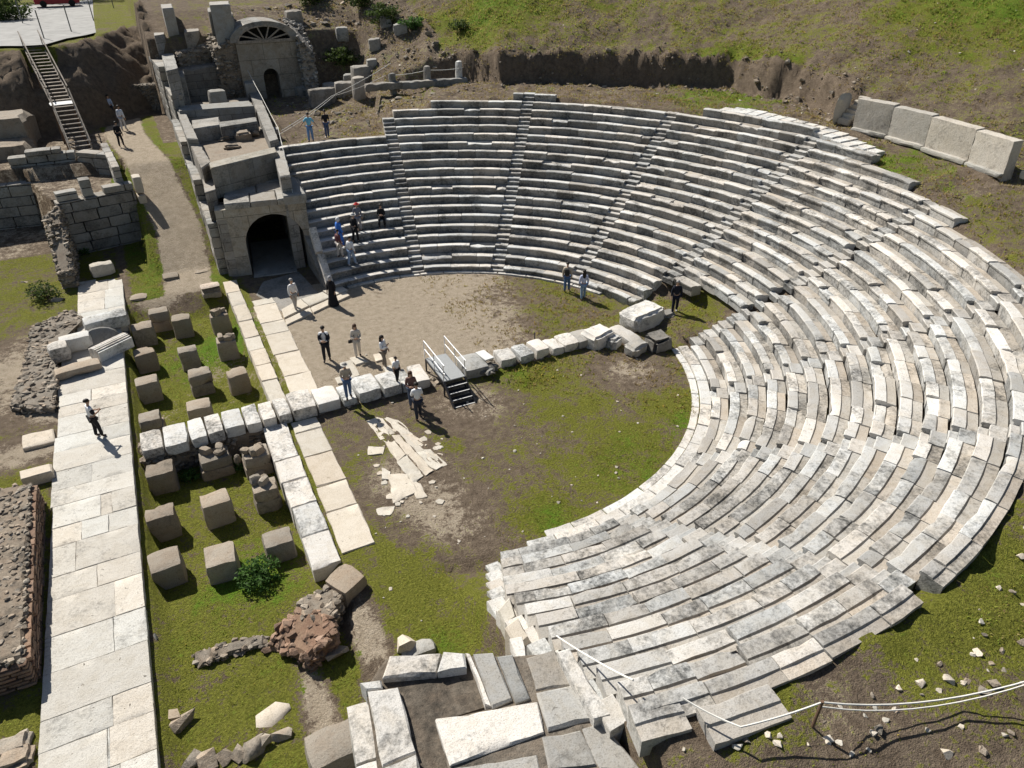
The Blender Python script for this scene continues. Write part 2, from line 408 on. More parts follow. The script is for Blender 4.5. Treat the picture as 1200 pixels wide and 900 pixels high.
def ground(X, Y, rough=True):
    X = np.asarray(X, float); Y = np.asarray(Y, float)
    R = np.hypot(X, Y); az = np.degrees(np.arctan2(Y, X))
    n = np.interp(az, _na[:, 0], _na[:, 1])
    n = n + .3; Rout = R0 + DR * n
    ztop = np.where(az < -62, DZ * 14 - .12, DZ * n)
    Rout = np.where(az < -62, np.minimum(Rout, 20.2), Rout)
    # inside the seating the earth lies just under the blocks
    cone = .5606 * (R - R0) - .32
    t = R - Rout
    Rb = np.interp(az, [-40, 0, 13, 29, 46, 60, 66, 75, 80, 90, 105], [26, 27.4, 28.9, 31.6, 30.3, 29.6, 32.0, 32.4, 30, 26, 24])
    Rb = Rb + vnoise(X, Y, 2.6, 21) * .6 + vnoise(X, Y, .8, 22) * .3
    bankh = np.interp(az, [-180, -8, 4, 12, 20, 60, 70, 78, 180], [0, 0, .8, 1.7, 2.0, 1.9, 1.3, .0, 0])
    slope = np.interp(az, [-180, -75, -55, -30, 0, 20, 60, 80, 95, 180], [-.12, -.1, .05, .22, .36, .40, .40, .38, .30, .30])
    plat = np.interp(az, [-180, -70, -30, -10, 10, 80, 180], [0, 0, .10, .13, .0, .0, .1])
    out = ztop - .06 + plat * np.clip(t, 0, 6) + bankh * sstep(-.35, .35, R - Rb) + np.where(slope > 0, slope * np.clip(R - Rb, 0, 45), slope * np.clip(t - .3, 0, 30))
    out = np.clip(out, .5, 24)
    zt = np.where(R < R0 + .05, -.02, np.where(t < 0, cone, out))
    zt = np.where((R >= R0 + .05) & (t < 0) & (t > -.5), cone + (out - .22 - cone) * sstep(-.5, 0, t), zt)
    # gap in the lowest rows at the passage
    gap = sstep(-12.5, -9.5, az) * sstep(9.5, 7, az) * sstep(14.2, 13.7, R)
    zt = np.where((R > R0) & (R < 14.3), zt * (1 - gap) + gap * (.25 + .12 * (R - R0)), zt)
    # west side
    pit = sstep(-12.9, -12.6, X) * sstep(-7.6, -7.9, X) * sstep(14.8, 12.5, Y)
    west = -.9 * pit * sstep(-9.5, -4.5, Y) - .40 * pit * (1 - sstep(-9.5, -4.5, Y))
    west = west + .1 * (X < -15.6)
    ramp_ = np.interp(Y, [15.0, 17.0, 21.5, 26, 60], [.05, .2, 2.3, 4.2, 4.5])
    inl = sstep(-11.6, -11.0, X)
    wallY = np.interp(X, [-17.0, -15.6], [28.0, 22.7])
    terr = np.where(inl > .5, ramp_, np.where(Y > wallY, np.where(Y > 27.5, 4.2, 3.5), np.interp(Y, [15, 20, 27], [.05, .3, .8])))
    yb = np.interp(X, [-40, -18, -15, -12.8, -11, -8, -6], [36, 36, 36.6, 37.6, 39.6, 41.5, 42]); yt = np.interp(X, [-40, -17.4, -15, -11.9, -10.4, -8.3, -6], [42, 41.2, 40, 43.6, 46.5, 50, 51])
    s = np.clip((Y - yb) / (yt - yb), 0, 1); terr = terr + (9.5 - 4.3) * np.clip(s * 1.05, 0, 1) ** .55 * (Y > wallY)
    stair = (X < -12.7) & (X > -16.0) & (Y > 29) & (Y < 40.8)
    terr = np.where(stair, np.minimum(terr, np.interp(Y, [29.5, 34.8, 41.7], [4.2, 6.4, 9.2]) - .7), terr)
    # filled ground behind the analemma
    fill = np.interp(Y, [15, 24, 25, 30, 34, 38.5, 40.5, 46, 60], [0, 0, 4.0, 5.0, 5.2, 5.2, 9.6, 11, 12])
    terr = np.where(X > np.where(Y > 40, -7.9, -7.2), fill, terr)
    west = np.where(Y > 14.8, np.maximum(west, terr), west)
    # join: east of the end walls the theatre, west of them the rest
    jn = sstep(-2.75, -2.45, X)
    js = sstep(-5.0, -4.35, X) 
    j = np.where(Y > 0, jn, js)
    far = sstep(22, 25, Y)
    jf = sstep(np.interp(Y, [24, 30, 38], [-2.5, 2.2, 4.2]), np.interp(Y, [24, 30, 38], [.5, 8.5, 10.5]), X); j = j * (1 - far) + jf * far
    z = np.where(R < R0, np.where(X > -7.5, 0, west), west * (1 - j) + zt * j)
    if rough:
        k = sstep(R0 - 1, R0 + 1, R) * (t > -.2) * j
        z = z + (vnoise(X, Y, 2.3, 1) * .20 + vnoise(X, Y, 1.0, 2) * .24 + vnoise(X, Y, .5, 4) * .17) * (.12 + .88 * k) + vnoise(X, Y, .35, 3) * .035
        bk = bankh * np.exp(-((R - Rb) / .9) ** 2) * (t > 1)
        z = z + bk * (vnoise(X, Y, .8, 31) * .3 + vnoise(X, Y, .4, 32) * .3)
        cl = ~stair * sstep(0, .1, s) * sstep(1, .9, s) * (X < -7.2) * (Y > wallY)
        z = z + cl * (vnoise(X, Y, 1.7, 5) * .7 + vnoise(X, Y, .7, 6) * .6 + vnoise(X, Y, .36, 7) * .45)
    return z
def gz(x, y): return float(ground(np.array([x]), np.array([y]))[0])

def build_ground():
    def axis(a, b, st, lo, hi):
        core = np.arange(a, b + st, st)
        l = []; x = a; d = st
        while x > lo: d *= 1.35; x -= d; l.append(x)
        h = []; x = core[-1]; d = st
        while x < hi: d *= 1.35; x += d; h.append(x)
        return np.concatenate([l[::-1], core, h])
    xs = axis(-20, 34, .24, -600, 600); ys = axis(-25, 52, .24, -600, 600)
    X, Y = np.meshgrid(xs, ys); Z = ground(X, Y)
    nx, ny = len(xs), len(ys)
    me = bpy.data.meshes.new('ground')
    V = np.stack([X.ravel(), Y.ravel(), Z.ravel()], 1)
    i = np.arange((nx - 1) * (ny - 1)); r = i // (nx - 1); c = i % (nx - 1); a = r * nx + c
    Fc = np.stack([a, a + 1, a + nx + 1, a + nx], 1)
    me.vertices.add(len(V)); me.vertices.foreach_set('co', V.ravel())
    me.loops.add(Fc.size); me.loops.foreach_set('vertex_index', Fc.ravel().astype(np.int32))
    me.polygons.add(len(Fc)); me.polygons.foreach_set('loop_start', np.arange(0, Fc.size, 4, dtype=np.int32))
    me.update(calc_edges=True)
    me.polygons.foreach_set('use_smooth', np.ones(len(Fc), bool))
    cov = np.ones((nx * ny, 4), np.float32); cov[:, :3] = cover(V[:, 0], V[:, 1])
    at = me.attributes.new('cover', 'FLOAT_COLOR', 'POINT'); at.data.foreach_set('color', cov.ravel())
    me.materials.append(M['ground'])
    o = bpy.data.objects.new('ground', me); COL.objects.link(o); structure(o)
def blob(X, Y, p, r, r2=None, rz=0):
    dx = X - p[0]; dy = Y - p[1]; c, s = math.cos(rz), math.sin(rz)
    u = (dx * c + dy * s) / r; v = (-dx * s + dy * c) / (r2 or r); return np.clip(1.2 - np.hypot(u, v), 0, 1)
def cover(X, Y):
    """how much grass, sand and fresh green lies where: 0.5 is an even mix"""
    R = np.hypot(X, Y); az = np.degrees(np.arctan2(Y, X)); n = np.interp(az, _na[:, 0], _na[:, 1]); t = R - (R0 + DR * n)
    g = np.full(X.shape, .42); s = np.full(X.shape, .22); b = np.full(X.shape, .25)
    orc = R < R0 + 1.5
    farh = orc & (Y > .6)
    s = np.where(farh, .78 - .34 * sstep(1.0, 6.0, X - Y * .25), s); g = np.where(farh, .24 + .30 * sstep(1.0, 6.0, X - Y * .35), g)
    nearh = orc & (Y <= .6) & (X > -6.5)
    g = np.where(nearh, .485, g); s = np.where(nearh, .34, s)
    for p, r, k in ((P(740, 530), 3.6, .2), (P(650, 605), 2.0, .2), (P(600, 435), 2.5, .2), (P(800, 470), 1.6, .22), (P(460, 660), 2.6, .2), (P(510, 745), 2.0, .35), (P(650, 470), 2.5, .12), (P(820, 370), 2.0, .25)):
        w = blob(X, Y, p, r) * (X > -8); g = g + k * w
    for p, r in ((P(745, 540), 3.0), (P(650, 605), 1.6), (P(600, 440), 1.4), (P(510, 745), 1.5), (P(810, 500), 1.5)): b = b + .32 * blob(X, Y, p, r)
    for p, r in ((P(555, 470), 2.2), (P(740, 435), 1.6), (P(480, 560), 2.0), (P(520, 610), 2.0)): w = blob(X, Y, p, r); s = s + .25 * w; g = g - .2 * w
    pit = (X < -6.6) & (X > -13) & (Y < 15)
    g = np.where(pit, .66, g); b = np.where(pit, .38, b)
    for p, r in ((P(305, 680, -.9), 2.2), (P(240, 420, -.9), 2.5), (P(290, 390, -.9), 2.0)): b = b + .3 * blob(X, Y, p, r) * pit
    lf = (X <= -13) & (Y < 28.2)
    g = np.where(lf, .60, g)
    for p, r, r2 in ((P(20, 440, .1), 1.6, 5.0), (P(30, 530, .1), 2.2, 1.2), (P(380, 850, -.4), .55, 2.6), (P(430, 740, 0), .6, 2.2), (P(190, 345), 2.2, 1.6), (P(65, 480, .1), 1, 1.5)):
        w = blob(X, Y, p, r, r2); s = s + .55 * w; g = g - .5 * w
    path = (X < -7.1) & (X > -12.5) & (Y > 14.5) & (Y < 38.5 + .6 * (X + 11))
    pw = sstep(1.5, .8, np.abs(X - np.interp(Y, [14, 20, 26, 34], [-9.6, -9.2, -9.9, -10.9])))
    s = np.where(path, .42 + .62 * pw, s); g = np.where(path, .68 - .62 * pw, g); b = np.where(path, .5, b)
    ter = (X < -12.2) & (Y > 22.7) & (Y < 36); g = np.where(ter, .28, g); s = np.where(ter, .5, s)
    sd_ = (X < -6.6) & (X > -8.6) & (Y > 30.5); g = np.where(sd_, .05, g)
    clif = (X < -7.2) & (Y > 38.5 + .6 * (X + 11))
    rim = np.interp(X, [-40, -17.4, -15, -11.9, -10.4, -8.3, -6], [42, 41.2, 40, 43.6, 46.5, 50, 51])
    g = np.where(clif, np.where(Y < rim - .3, .26, .62), g); s = np.where(clif, .1, s)
    far = (t > np.where(az < -62, -.9, .3)) & (R > R0 + 2) & (X > -3.6)
    hill = far & (az > -15)
    g = np.where(hill, .47 + .03 * sstep(29, 34, R), g); s = np.where(hill, .47, s)
    Rb = np.interp(az, [-40, 0, 13, 29, 46, 60, 66, 75, 80, 90, 105], [26, 27.4, 28.9, 31.6, 30.3, 29.6, 32.0, 32.4, 30, 26, 24])
    low = hill & (R < Rb + .4); g = np.where(low, .36, g); s = np.where(low, .42, s)
    b = np.where(hill, .36, b)
    for p, r in ((P(1150, 70, 9.5), 7.0), (P(1050, 150, 8.6), 4.0), (P(580, 40, 9.5), 5.0), (P(690, 30, 9.8), 5.0), (P(860, 20, 12), 5.0), (P(480, 60, 8), 1.6), (P(410, 80, 7), 2.0)):
        w = blob(X, Y, p, r) * (far | (Y > 22)); g = g + .30 * w; b = b + .26 * w
    bnk = hill & (np.abs(R - Rb) < .55) & (az > 8) & (az < 72); g = np.where(bnk, .1, g); s = np.where(bnk, .05, s)
    deb = (az > 68.5) & (R > np.where(az > 77, 20.5, 24)) & (X > -3) & (Y < 47) & (X < 13); g = np.where(deb, .40, g); s = np.where(deb, .45, s)
    nr = far & (az < -60); g = np.where(nr, .52, g); s = np.where(nr, .40, s)
    for p, r in ((P(1150, 640, 5), 2.5), (P(1080, 760, 5), 2.0), (P(880, 830, 4.6), 1.0), (P(1180, 730, 4.6), 2.0)): w = blob(X, Y, p, r) * nr; g = g + .2 * w; b = b + .12 * w
    for p, r in ((P(930, 860, 4), 1.8), (P(1060, 850, 4), 2.0), (P(780, 860, 4), 1.5)): w = blob(X, Y, p, r) * nr; g = g - .08 * w; s = s + .06 * w
    rt = far & (az <= -15) & (az > -60); g = np.where(rt, .5, g)
    return np.stack([g, s, np.clip(b, 0, 1)], 1)
build_ground()

# ------------------------------------------------------------------ seating
def has(i, az):
    if 57.8 > az > 50.6 and i == 19: return True
    if i >= nrows(az): return False
    if -12 < az < 8.2 and i < 3: return False
    if -12 < az < 0.5 and i < 4: return False
    if 57.8 > az > 50.6 and i == 19: return True
    return True
def ruin(az): return float(np.interp(az, [-110, -95, -75, -60, -10, 10, 35, 60, 110], [.42, .45, .5, .66, .8, .7, .45, .22, .18]))
PROF = [(.07, -.55), (.055, -.13), (.0, -.095), (-.004, -.03), (.022, 0.0), (.18, .004), (.35, -.004), (.385, -.05), (.53, -.054), (.672, -.058), (.672, -.55)]
def seat_block(mb, r, z, a0, a1, rn, kind=0, wd_=1.0):
    """one seat stone bent along its row; kind 1 = front broken off, 2 = low foot rest only"""
    L = (a1 - a0) * r; ns = max(3, int(L / .2))
    sd = Vector((random.uniform(0, 99), random.uniform(0, 99), random.uniform(0, 99)))
    dz = random.gauss(0, .006 + .015 * rn); dr = random.gauss(0, .007 + .016 * rn); tl = random.gauss(0, .006 + .009 * rn); rl = random.gauss(0, .007 + .013 * rn)
    near = math.degrees(a0) < -62
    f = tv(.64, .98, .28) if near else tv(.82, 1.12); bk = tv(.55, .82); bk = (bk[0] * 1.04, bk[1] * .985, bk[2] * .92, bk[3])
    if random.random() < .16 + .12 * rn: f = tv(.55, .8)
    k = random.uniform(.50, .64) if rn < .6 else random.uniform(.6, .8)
    fr = (f[0] * k, f[1] * k, f[2] * k, .35)      # risers darkened to paint in their shade, along with some grey crust
    vs = []; m = len(PROF)
    amp = .010 + .026 * rn
    for s in range(ns + 1):
        t = s / ns; a = a0 + (a1 - a0) * t; u = (t - .5) * L
        for q, (pr, pz) in enumerate(PROF):
            if kind == 2 and q <= 6: pz = min(pz, -.07); pr = pr + (.02 if q < 4 else 0)
            pr = pr * wd_; rr = r + pr + dr + rl * (t - .5) * .8; zz = z + pz + dz + tl * u * .6
            w = Vector((u, pr, pz))
            nv = noise.noise_vector(w * 2.6 + sd) * amp
            if 2 <= q <= 7:
                ch = noise.noise(Vector((u * 2.1, q * .05, 0)) + sd)
                if q <= 5 and ch > .15 and rn > .2: rr += (ch - .15) * .22 * rn * (1.0 if q < 5 else .4); zz -= (ch - .15) * .22 * rn * (1.2 if 2 <= q <= 4 else .3)
                if kind == 1: zz -= .05 + .12 * max(0, noise.noise(Vector((u * 3, pr * 4, 1)) + sd) + .3)
            if s in (0, ns) and q in (3, 4, 5, 6): zz -= .012
            vs.append((rr * math.cos(a) + nv.x * .6, rr * math.sin(a) + nv.y * .6, zz + nv.z))
    fs = []; tn = []
    for s in range(ns):
        for q in range(m - 1):
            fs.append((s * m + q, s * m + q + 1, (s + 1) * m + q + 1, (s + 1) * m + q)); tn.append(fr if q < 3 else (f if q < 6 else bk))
    fs.append(tuple(range(m))[::-1]); tn.append(f); fs.append(tuple(ns * m + q for q in range(m))); tn.append(f)
    mb.add(vs, fs, tn)
def stair_step(mb, i, azc):
    r = R0 + DR * i; z = DZ * (i + 1); hw = .36 / r; a = RAD(azc)
    rn = ruin(azc)
    for (ra, rb, zz) in ((.0, .24, z - .185), (.24, .665, z - .02)):
        if rn > .75 and random.random() < .2: continue
        sd = random.uniform(0, 90); vs = []; ns = 4
        dz = random.gauss(0, .01 + .015 * rn)
        for s in range(ns + 1):
            t = a - hw + 2 * hw * s / ns
            for (q, zq) in ((ra, zz - .3), (ra - .01, zz - .03), (ra + .02, zz), ((ra + rb) / 2, zz - .008), (rb, zz), (rb, zz - .3)):
                k = noise.noise(Vector((s * .6, q * 5, sd))) * (.012 + .02 * rn)
                vs.append(((r + q + k) * math.cos(t), (r + q + k) * math.sin(t), zq + dz + k))
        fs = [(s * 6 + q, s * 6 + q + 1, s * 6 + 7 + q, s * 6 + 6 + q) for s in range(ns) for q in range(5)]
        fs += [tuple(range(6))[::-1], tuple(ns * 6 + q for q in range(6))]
        f = tv(.62, .88); fd = (f[0] * .55, f[1] * .55, f[2] * .55, .3)  # step risers tinted darker as on the seats, shade put into the colour
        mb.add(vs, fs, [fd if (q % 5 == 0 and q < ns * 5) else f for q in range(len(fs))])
WL = ['shaded marble seating wedge next to the vaulted tunnel, with visitors climbing its rows',
      'dark faced seating wedge second from the vaulted tunnel, below the bank with upright stone posts',
      'crisp well kept seating wedge, third from the tunnel, behind two visitors at its foot',
      'seating wedge whose lowest rows end beside the boulders, below the thin pale slab paving',
      'broken seating wedge above the grassy gap, with its lowest rows missing',
      'tumbled sunlit seating wedge at the far right of the theatre, below the tall slab wall',
      'worn seating wedge on the right with wide smooth lowest step and dark block ends',
      'lichen grey seating wedge on the near right, second from the paved slab floor',
      'grey seating wedge ending beside the paved stone slabs at the near side']
bounds = [None] + STAIRS + [None]
def end_az(i, north):
    r = R0 + DR * (i + .5)
    return math.degrees(math.acos(-2.6 / r)) if north else -math.degrees(math.acos(-np.interp(i, [0, 4, 9, 14], [3.0, 4.05, 4.3, 4.3]) / r))
for w in range(9):
    amid = [89, 66, 42, 19, -3, -25, -48, -71, -93][w]
    wd = thing('seating_wedge', WL[w], 'seating', (15 * math.cos(RAD(amid)), 15 * math.sin(RAD(amid)), 2), 'wedges of stone seating round the orchestra')
    for i in range(20):
        r = R0 + DR * i; z = DZ * (i + 1)
        hi = end_az(i, True) if w == 0 else STAIRS[w - 1] - math.degrees(.375 / r)
        lo = end_az(i, False) if w == 8 else STAIRS[w] + math.degrees(.375 / r)
        mb = MB(); a = hi
        while a > lo + .6:
            L = random.uniform(.85, 1.75) * (1.15 if ruin(a) < .4 else 1.0)
            b = a - math.degrees(L / r)
            if b < lo + math.degrees(.45 / r): b = lo
            mid = (a + b) / 2; rn = ruin(mid)
            if has(i, mid):
                kind = 0
                if rn > .3 and random.random() < .05 * rn: kind = 2
                elif rn > .2 and random.random() < .11 * rn: kind = 1
                gapw = math.degrees((.003 + random.random() * .009 * (1 + rn)) / r)
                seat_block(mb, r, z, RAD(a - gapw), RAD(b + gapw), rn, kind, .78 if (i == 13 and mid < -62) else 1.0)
            a = b
        if mb.v: attach(mb.build('seat_row', M['marble']), wd)
SL = ['shaded flight of notched steps between the first two wedges from the tunnel', 'flight of notched steps rising to the single topmost block',
      'flight of small steps left of the boulder heap at the orchestra edge', 'worn flight of steps climbing from the grassy gap to the thin paving slabs',
      'ruined flight of steps starting where the wide smooth lowest row begins', 'ruined flight of steps at the far right of the curved seating',
      'flight of steps above the bright green grass of the near orchestra', 'flight of steps nearest to the paved slab floor']
for k, azc in enumerate(STAIRS):
    sw = thing('seating_stairway', SL[k], 'stairs', (14 * math.cos(RAD(azc)), 14 * math.sin(RAD(azc)), 1.5), 'stairways between the seating wedges')
    for i in range(20):
        if has(i, azc) and not (k == 0 and i > 16) and not (azc < -62 and i > 12):
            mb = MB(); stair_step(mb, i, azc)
            if mb.v: attach(mb.build('step', M['marble']), sw)
# kerb round the orchestra
mb = MB()
def kerb(a_from, a_to, ra, rb, z):
    a = a_from
    while a > a_to:
        b = max(a_to, a - math.degrees(random.uniform(1.0, 1.9) / ra))
        rbend = [((ra) * math.cos(RAD(t)), ra * math.sin(RAD(t))) for t in np.linspace(a - .1, b + .1, 5)] + [((rb) * math.cos(RAD(t)), rb * math.sin(RAD(t))) for t in np.linspace(b + .1, a - .1, 5)]
        prism(mb, rbend, -.2, z + random.uniform(-.015, .015), .012, .02, tv(.85, 1.1)); a = b
kerb(-14, -96, 10.42, 10.72, .05); kerb(-14, -100, 10.76, 11.2, .14); kerb(99, 21, 10.98, 11.22, .09)
tag(mb.build('orchestra_kerb', M['marble']), 'low pale stone kerb running round the foot of the seating', 'kerb')
# thin paving behind the top row on the far right
mb = MB(); a = 24.5
while a > .5:
    b = a - 1.55; 
    for ra, rb in ((0, .8), (.82, 1.5)):
        r = R0 + DR * nrows(a) + .1
        q = [((r + k) * math.cos(RAD(t)), (r + k) * math.sin(RAD(t))) for k, t in ((ra, a), (rb, a), (rb, b + .05), (ra, b + .05))]
        prism(mb, q, DZ * nrows(a) - .5, DZ * nrows(a) + .16 + random.uniform(-.01, .02), .02, .02, tv(.95, 1.15))
    a = b
tag(mb.build('slab_paving', M['marble']), 'pale strip of thin paving slabs behind the top row at the upper right', 'paving')

# detached blocks of the near corner of the seating
for (r_, z_, a0_, a1_, lab) in ((R0 + 13.1 * DR, DZ * 14 + .0, -103.0, -100.4, 'broken pale seat stone at the near lower corner, left of the outermost one'),
                                (R0 + 13.75 * DR, DZ * 14 + .03, -99.8, -95.6, 'long seat stone lying loose at the near outer corner beside the white rope')):
    mb = MB(); seat_block(mb, r_, z_, RAD(a0_), RAD(a1_), .5); am = RAD((a0_ + a1_) / 2)
    tag(mb.build('seat_stone', M['marble'], origin=(r_ * math.cos(am), r_ * math.sin(am), z_ - .5)), lab, 'stone block')

# ------------------------------------------------------------------ slab wall upper right
sl = [((1000, 150), (1000, 108)), ((1042, 162), (1044, 119)), ((1085, 178), (1088, 134)), ((1136, 196), (1139, 151)), ((1172, 205), (1192, 164))]
bt = [P(999, 146, 7.35), P(1040, 156, 7.3), P(1083, 169, 7.25), P(1134, 186, 7.2), P(1176, 202, 7.15)]
wl = thing('slab_wall', 'row of big upright pale stone slabs holding back the green hillside', 'wall', bt[0])
for k in range(4):
    a, b = bt[k].copy(), bt[k + 1].copy(); d = (b - a).normalized(); nrm = Vector((-d.y, d.x, 0)); 
    if nrm.dot(Vector((1, .2, 0))) < 0: nrm = -nrm
    a += d * .004; b -= d * .004
    mb = MB(); c = (a + b) / 2 + nrm * .28; hgt = 1.5 - .02 * k
    rbox(mb, (c.x, c.y, c.z + hgt / 2 - .3), ((b - a).length, .55, hgt + .5), math.atan2(d.y, d.x), .014, tv(.72, .95, .2), .15, cham=.006, tilt=(.05 + random.uniform(-.02, .02), random.uniform(-.012, .012)), nmax=16, freq=3.2)
    attach(mb.build('stone_slab', M['paving']), wl)
    mb = MB(); rbox(mb, (c.x - nrm.x * .33, c.y - nrm.y * .33, c.z - .2), ((b - a).length + .02, .32, .26), math.atan2(d.y, d.x), .03, tv(.6, .8), .15, nmax=14); attach(mb.build('base_course', M['paving']), wl)
def steps_block(p, d, w, n, label):
    nrm = Vector((-d.y, d.x, 0)); nrm = nrm if nrm.dot(Vector((1, .2, 0))) > 0 else -nrm
    t = thing('stone_steps', label, 'steps', p); rz = math.atan2(d.y, d.x)
    for i in range(n):
        mb = MB(); c = p + nrm * (.15 + .3 * i); rbox(mb, (c.x, c.y, p.z + .2 * i + .02), (w, .36, .42), rz, .03, tv(.8, 1)); attach(mb.build('step', M['whiteslab']), t)
    mb = MB(); c = p - d * (w / 2 + .16) + nrm * .5; rbox(mb, (c.x, c.y, p.z + .6), (.28, 1.4, 1.7), rz, .06, tv(.8, 1), cham=.1); attach(mb.build('end_block', M['whiteslab']), t)
d0 = (bt[1] - bt[0]).normalized()
steps_block(bt[0] - d0 * .62, d0, .75, 6, 'narrow stone steps at the left end of the tall slab wall')
mb = MB()
for k in range(9):
    p = bt[4] + Vector((random.uniform(.2, 1.8), random.uniform(-2.6, -.7), random.uniform(-.1, .7))); rbox(mb, p, (random.uniform(.4, .8), random.uniform(.4, .8), .4), random.uniform(0, 3), .05, tv(.8, 1.05))
tag(mb.build('stone_heap', M['whiteslab'], origin=tuple(bt[4])), 'heap of squared stones at the right end of the tall slab wall', 'stones')

# ------------------------------------------------------------------ the long walkway of slabs on the left
wk = thing('stone_walkway', 'long straight walkway of white stone slabs on a raised wall at the left', 'walkway', (-14.3, 0, .2))
mb = MB(); y = -15.0
while y < 18.0:
    L = random.uniform(.85, 1.5); y1 = min(y + L, 18.0)
    if 8.8 < y < 12.6 and False: pass
    xl, xr = (-15.55, -13.0) if y < 10.5 else (-14.95, -12.75)
    cut = [xl] + sorted(random.uniform(xl + .7, xr - .7) for _ in range(1 if random.random() < .75 else (2 if random.random() < .4 else 0))) + [xr]
    if y < 10.5 and random.random() < .35: cut[0] -= .08
    dy = -.12
    for a, b in zip(cut[:-1], cut[1:]):
        sk = random.uniform(-.05, .05); prism(mb, [(a + .004, y + .004), (b - .004, y + .004), (b - .004, y1 - .004), (a + .004, y1 - .004)], -.1, .2 + random.uniform(-.012, .012), .022, .012, tv(.84, 1.1), .2)
    y = y1
attach(mb.build('slab_paving', M['paving']), wk)
mb = MB(); y = -15.0
while y < 18:
    L = random.uniform(1.1, 1.9); y1 = min(18, y + L)
    xr = -12.99 if y < 10.5 else -12.78
    for z0, z1, o in ((-.12, .12, .02), (-.55, -.13, .06), (-1.1, -.56, .1)):
        if z1 > 0: prism(mb, [(xr - .6, y + .01), (xr + .0, y + .01), (xr + .0, y1 - .01), (xr - .6, y1 - .01)], z0, -.1, .03, .03, tv(.7, 1))
        else: prism(mb, [(xr - .6, y + .01), (xr + o + random.uniform(-.02, .03), y + .01), (xr + o, y1 - .01), (xr - .6, y1 - .01)], z0, z1, .04, .03, tv(.6, .95))
    prism(mb, [(-15.56, y + .01), (-14.9, y + .01), (-14.9, y1 - .01), (-15.56, y1 - .01)], -1.1, -.11, .03, .03, tv(.6, .95))
    y = y1
attach(mb.build('side_wall', M['greyslab']), wk)

# carved fragments on the walkway
def blockthing(name, mat, c, s, rz, label, cat, amp=.04, group=None, tilt=(0, 0), tint=None, cham=.05, taper=0.0):
    mb = MB(); rbox(mb, (0, 0, s[2] / 2), s, 0, amp, tint or tv(.85, 1.1), tilt=(0, 0), cham=cham, taper=taper)
    o = mb.build(name, M[mat]); o.location = c; o.rotation_euler = (tilt[0], tilt[1], rz)
    return tag(o, label, cat, group)
p = P(122, 322, .2); blockthing('stone_block', 'whiteslab', p, (1.25, .7, .75), .2, 'cream squared block standing at the far end of the white walkway', 'stone block')
p = P(127, 384, .2); blockthing('stone_block', 'marble', p, (2.0, 1.0, .7), .15, 'long white marble block lying across the walkway behind the drum', 'stone block')
p = P(118, 400, .2)
mb = MB(); n = 14
ring = [(math.cos(2 * math.pi * k / n), math.sin(2 * math.pi * k / n)) for k in range(n)]
vs = [(x * .85, y * .55, z) for z in (0, .42, .5) for x, y in [(a * (1 if z < .5 else .9), b * (1 if z < .5 else .85)) for a, b in ring]]
fs = [(r * n + k, r * n + (k + 1) % n, (r + 1) * n + (k + 1) % n, (r + 1) * n + k) for r in range(2) for k in range(n)] + [tuple(2 * n + k for k in range(n))]
mb.add(vs, fs, tv(.55, .7)); o = mb.build('carved_stone', M['greyslab']); o.location = p + Vector((0, 0, .05)); o.rotation_euler = (.9, 0, .1); tag(o, 'grey rounded carved stone with a boss leaning on the walkway', 'carved stone')
p = P(133, 413, .2); mb = MB()
for k in range(7):
    bar(mb, (-.85, -.33 + k * .11, .25 + .12 * math.sin(k * .5)), (.85, -.33 + k * .11, .25 + .12 * math.sin(k * .5)), .07, .5, tv(.95, 1.15))
rbox(mb, (0, 0, .2), (1.75, .75, .4), 0, .03, tv(.95, 1.1)); o = mb.build('fluted_stone', M['marble']); o.location = p; o.rotation_euler = (0, 0, .6); tag(o, 'white fluted piece of a column lying at the walkway edge', 'carved stone')
p = P(92, 409, .2); blockthing('stone_block', 'marble', p, (1.35, .75, .75), .15, 'light grey block beside the drum on the walkway', 'stone block')
p = P(73, 421, .2); blockthing('stone_block', 'marble', p, (.85, .85, .8), .1, 'squarish light grey block at the left edge of the walkway', 'stone block')
p = P(93, 437, .2); blockthing('stone_block', 'brownstone', p, (1.9, .7, .42), .15, 'low brown tan step stone in front of the grey walkway blocks', 'stone block', tint=tv(1.2, 1.3))

# ------------------------------------------------------------------ stage strips
def strip(x0, x1, y0, y1, z, mat, label, zb=-.95, lens=(1.3, 2.2)):
    t = thing('stone_strip', label, 'stone paving', ((x0 + x1) / 2, (y0 + y1) / 2, z)); y = y0
    while y < y1 - .1:
        e = min(y1, y + random.uniform(*lens)); e = y1 if y1 - e < .7 else e
        mb = MB(); j = random.uniform(-.05, .05)
        prism(mb, [(x0 + j, y + .012), (x1 + j * .6, y + .012), (x1 - j * .6, e - .012), (x0 + j * .4, e - .012)], zb, z + random.uniform(-.015, .015), .03, .03, tv(.88, 1.1), .22)
        attach(mb.build('stone_slab', M[mat]), t); y = e
strip(-8.3, -7.42, -8.75, -.45, .13, 'marble', 'near white row of kerb slabs beside the pillars, in front of the block wall')
strip(-7.28, -6.2, -8.4, -.5, .04, 'whiteslab', 'near tan row of flat slabs beside the white kerb, in front of the block wall')
strip(-7.75, -7.05, 1.1, 14.6, .15, 'whiteslab', 'far narrow row of pale kerb slabs running from the block wall towards the tunnel')
strip(-6.75, -5.62, 1.1, 11.6, .06, 'whiteslab', 'far broad row of cream flat slabs running from the block wall to the tunnel mouth')
mb = MB()
for poly in ([(330, 362), (352, 350), (362, 358), (333, 372)], [(353, 350), (378, 342), (388, 348), (363, 358)], [(378, 341), (398, 334), (408, 340), (389, 348)], [(334, 374), (363, 360), (366, 366), (336, 380)], [(364, 360), (405, 342), (410, 346), (367, 366)]):
    prism(mb, px(poly, .1), -.2, .1 + random.uniform(-.02, .03), .03, .02, tv(.95, 1.1))
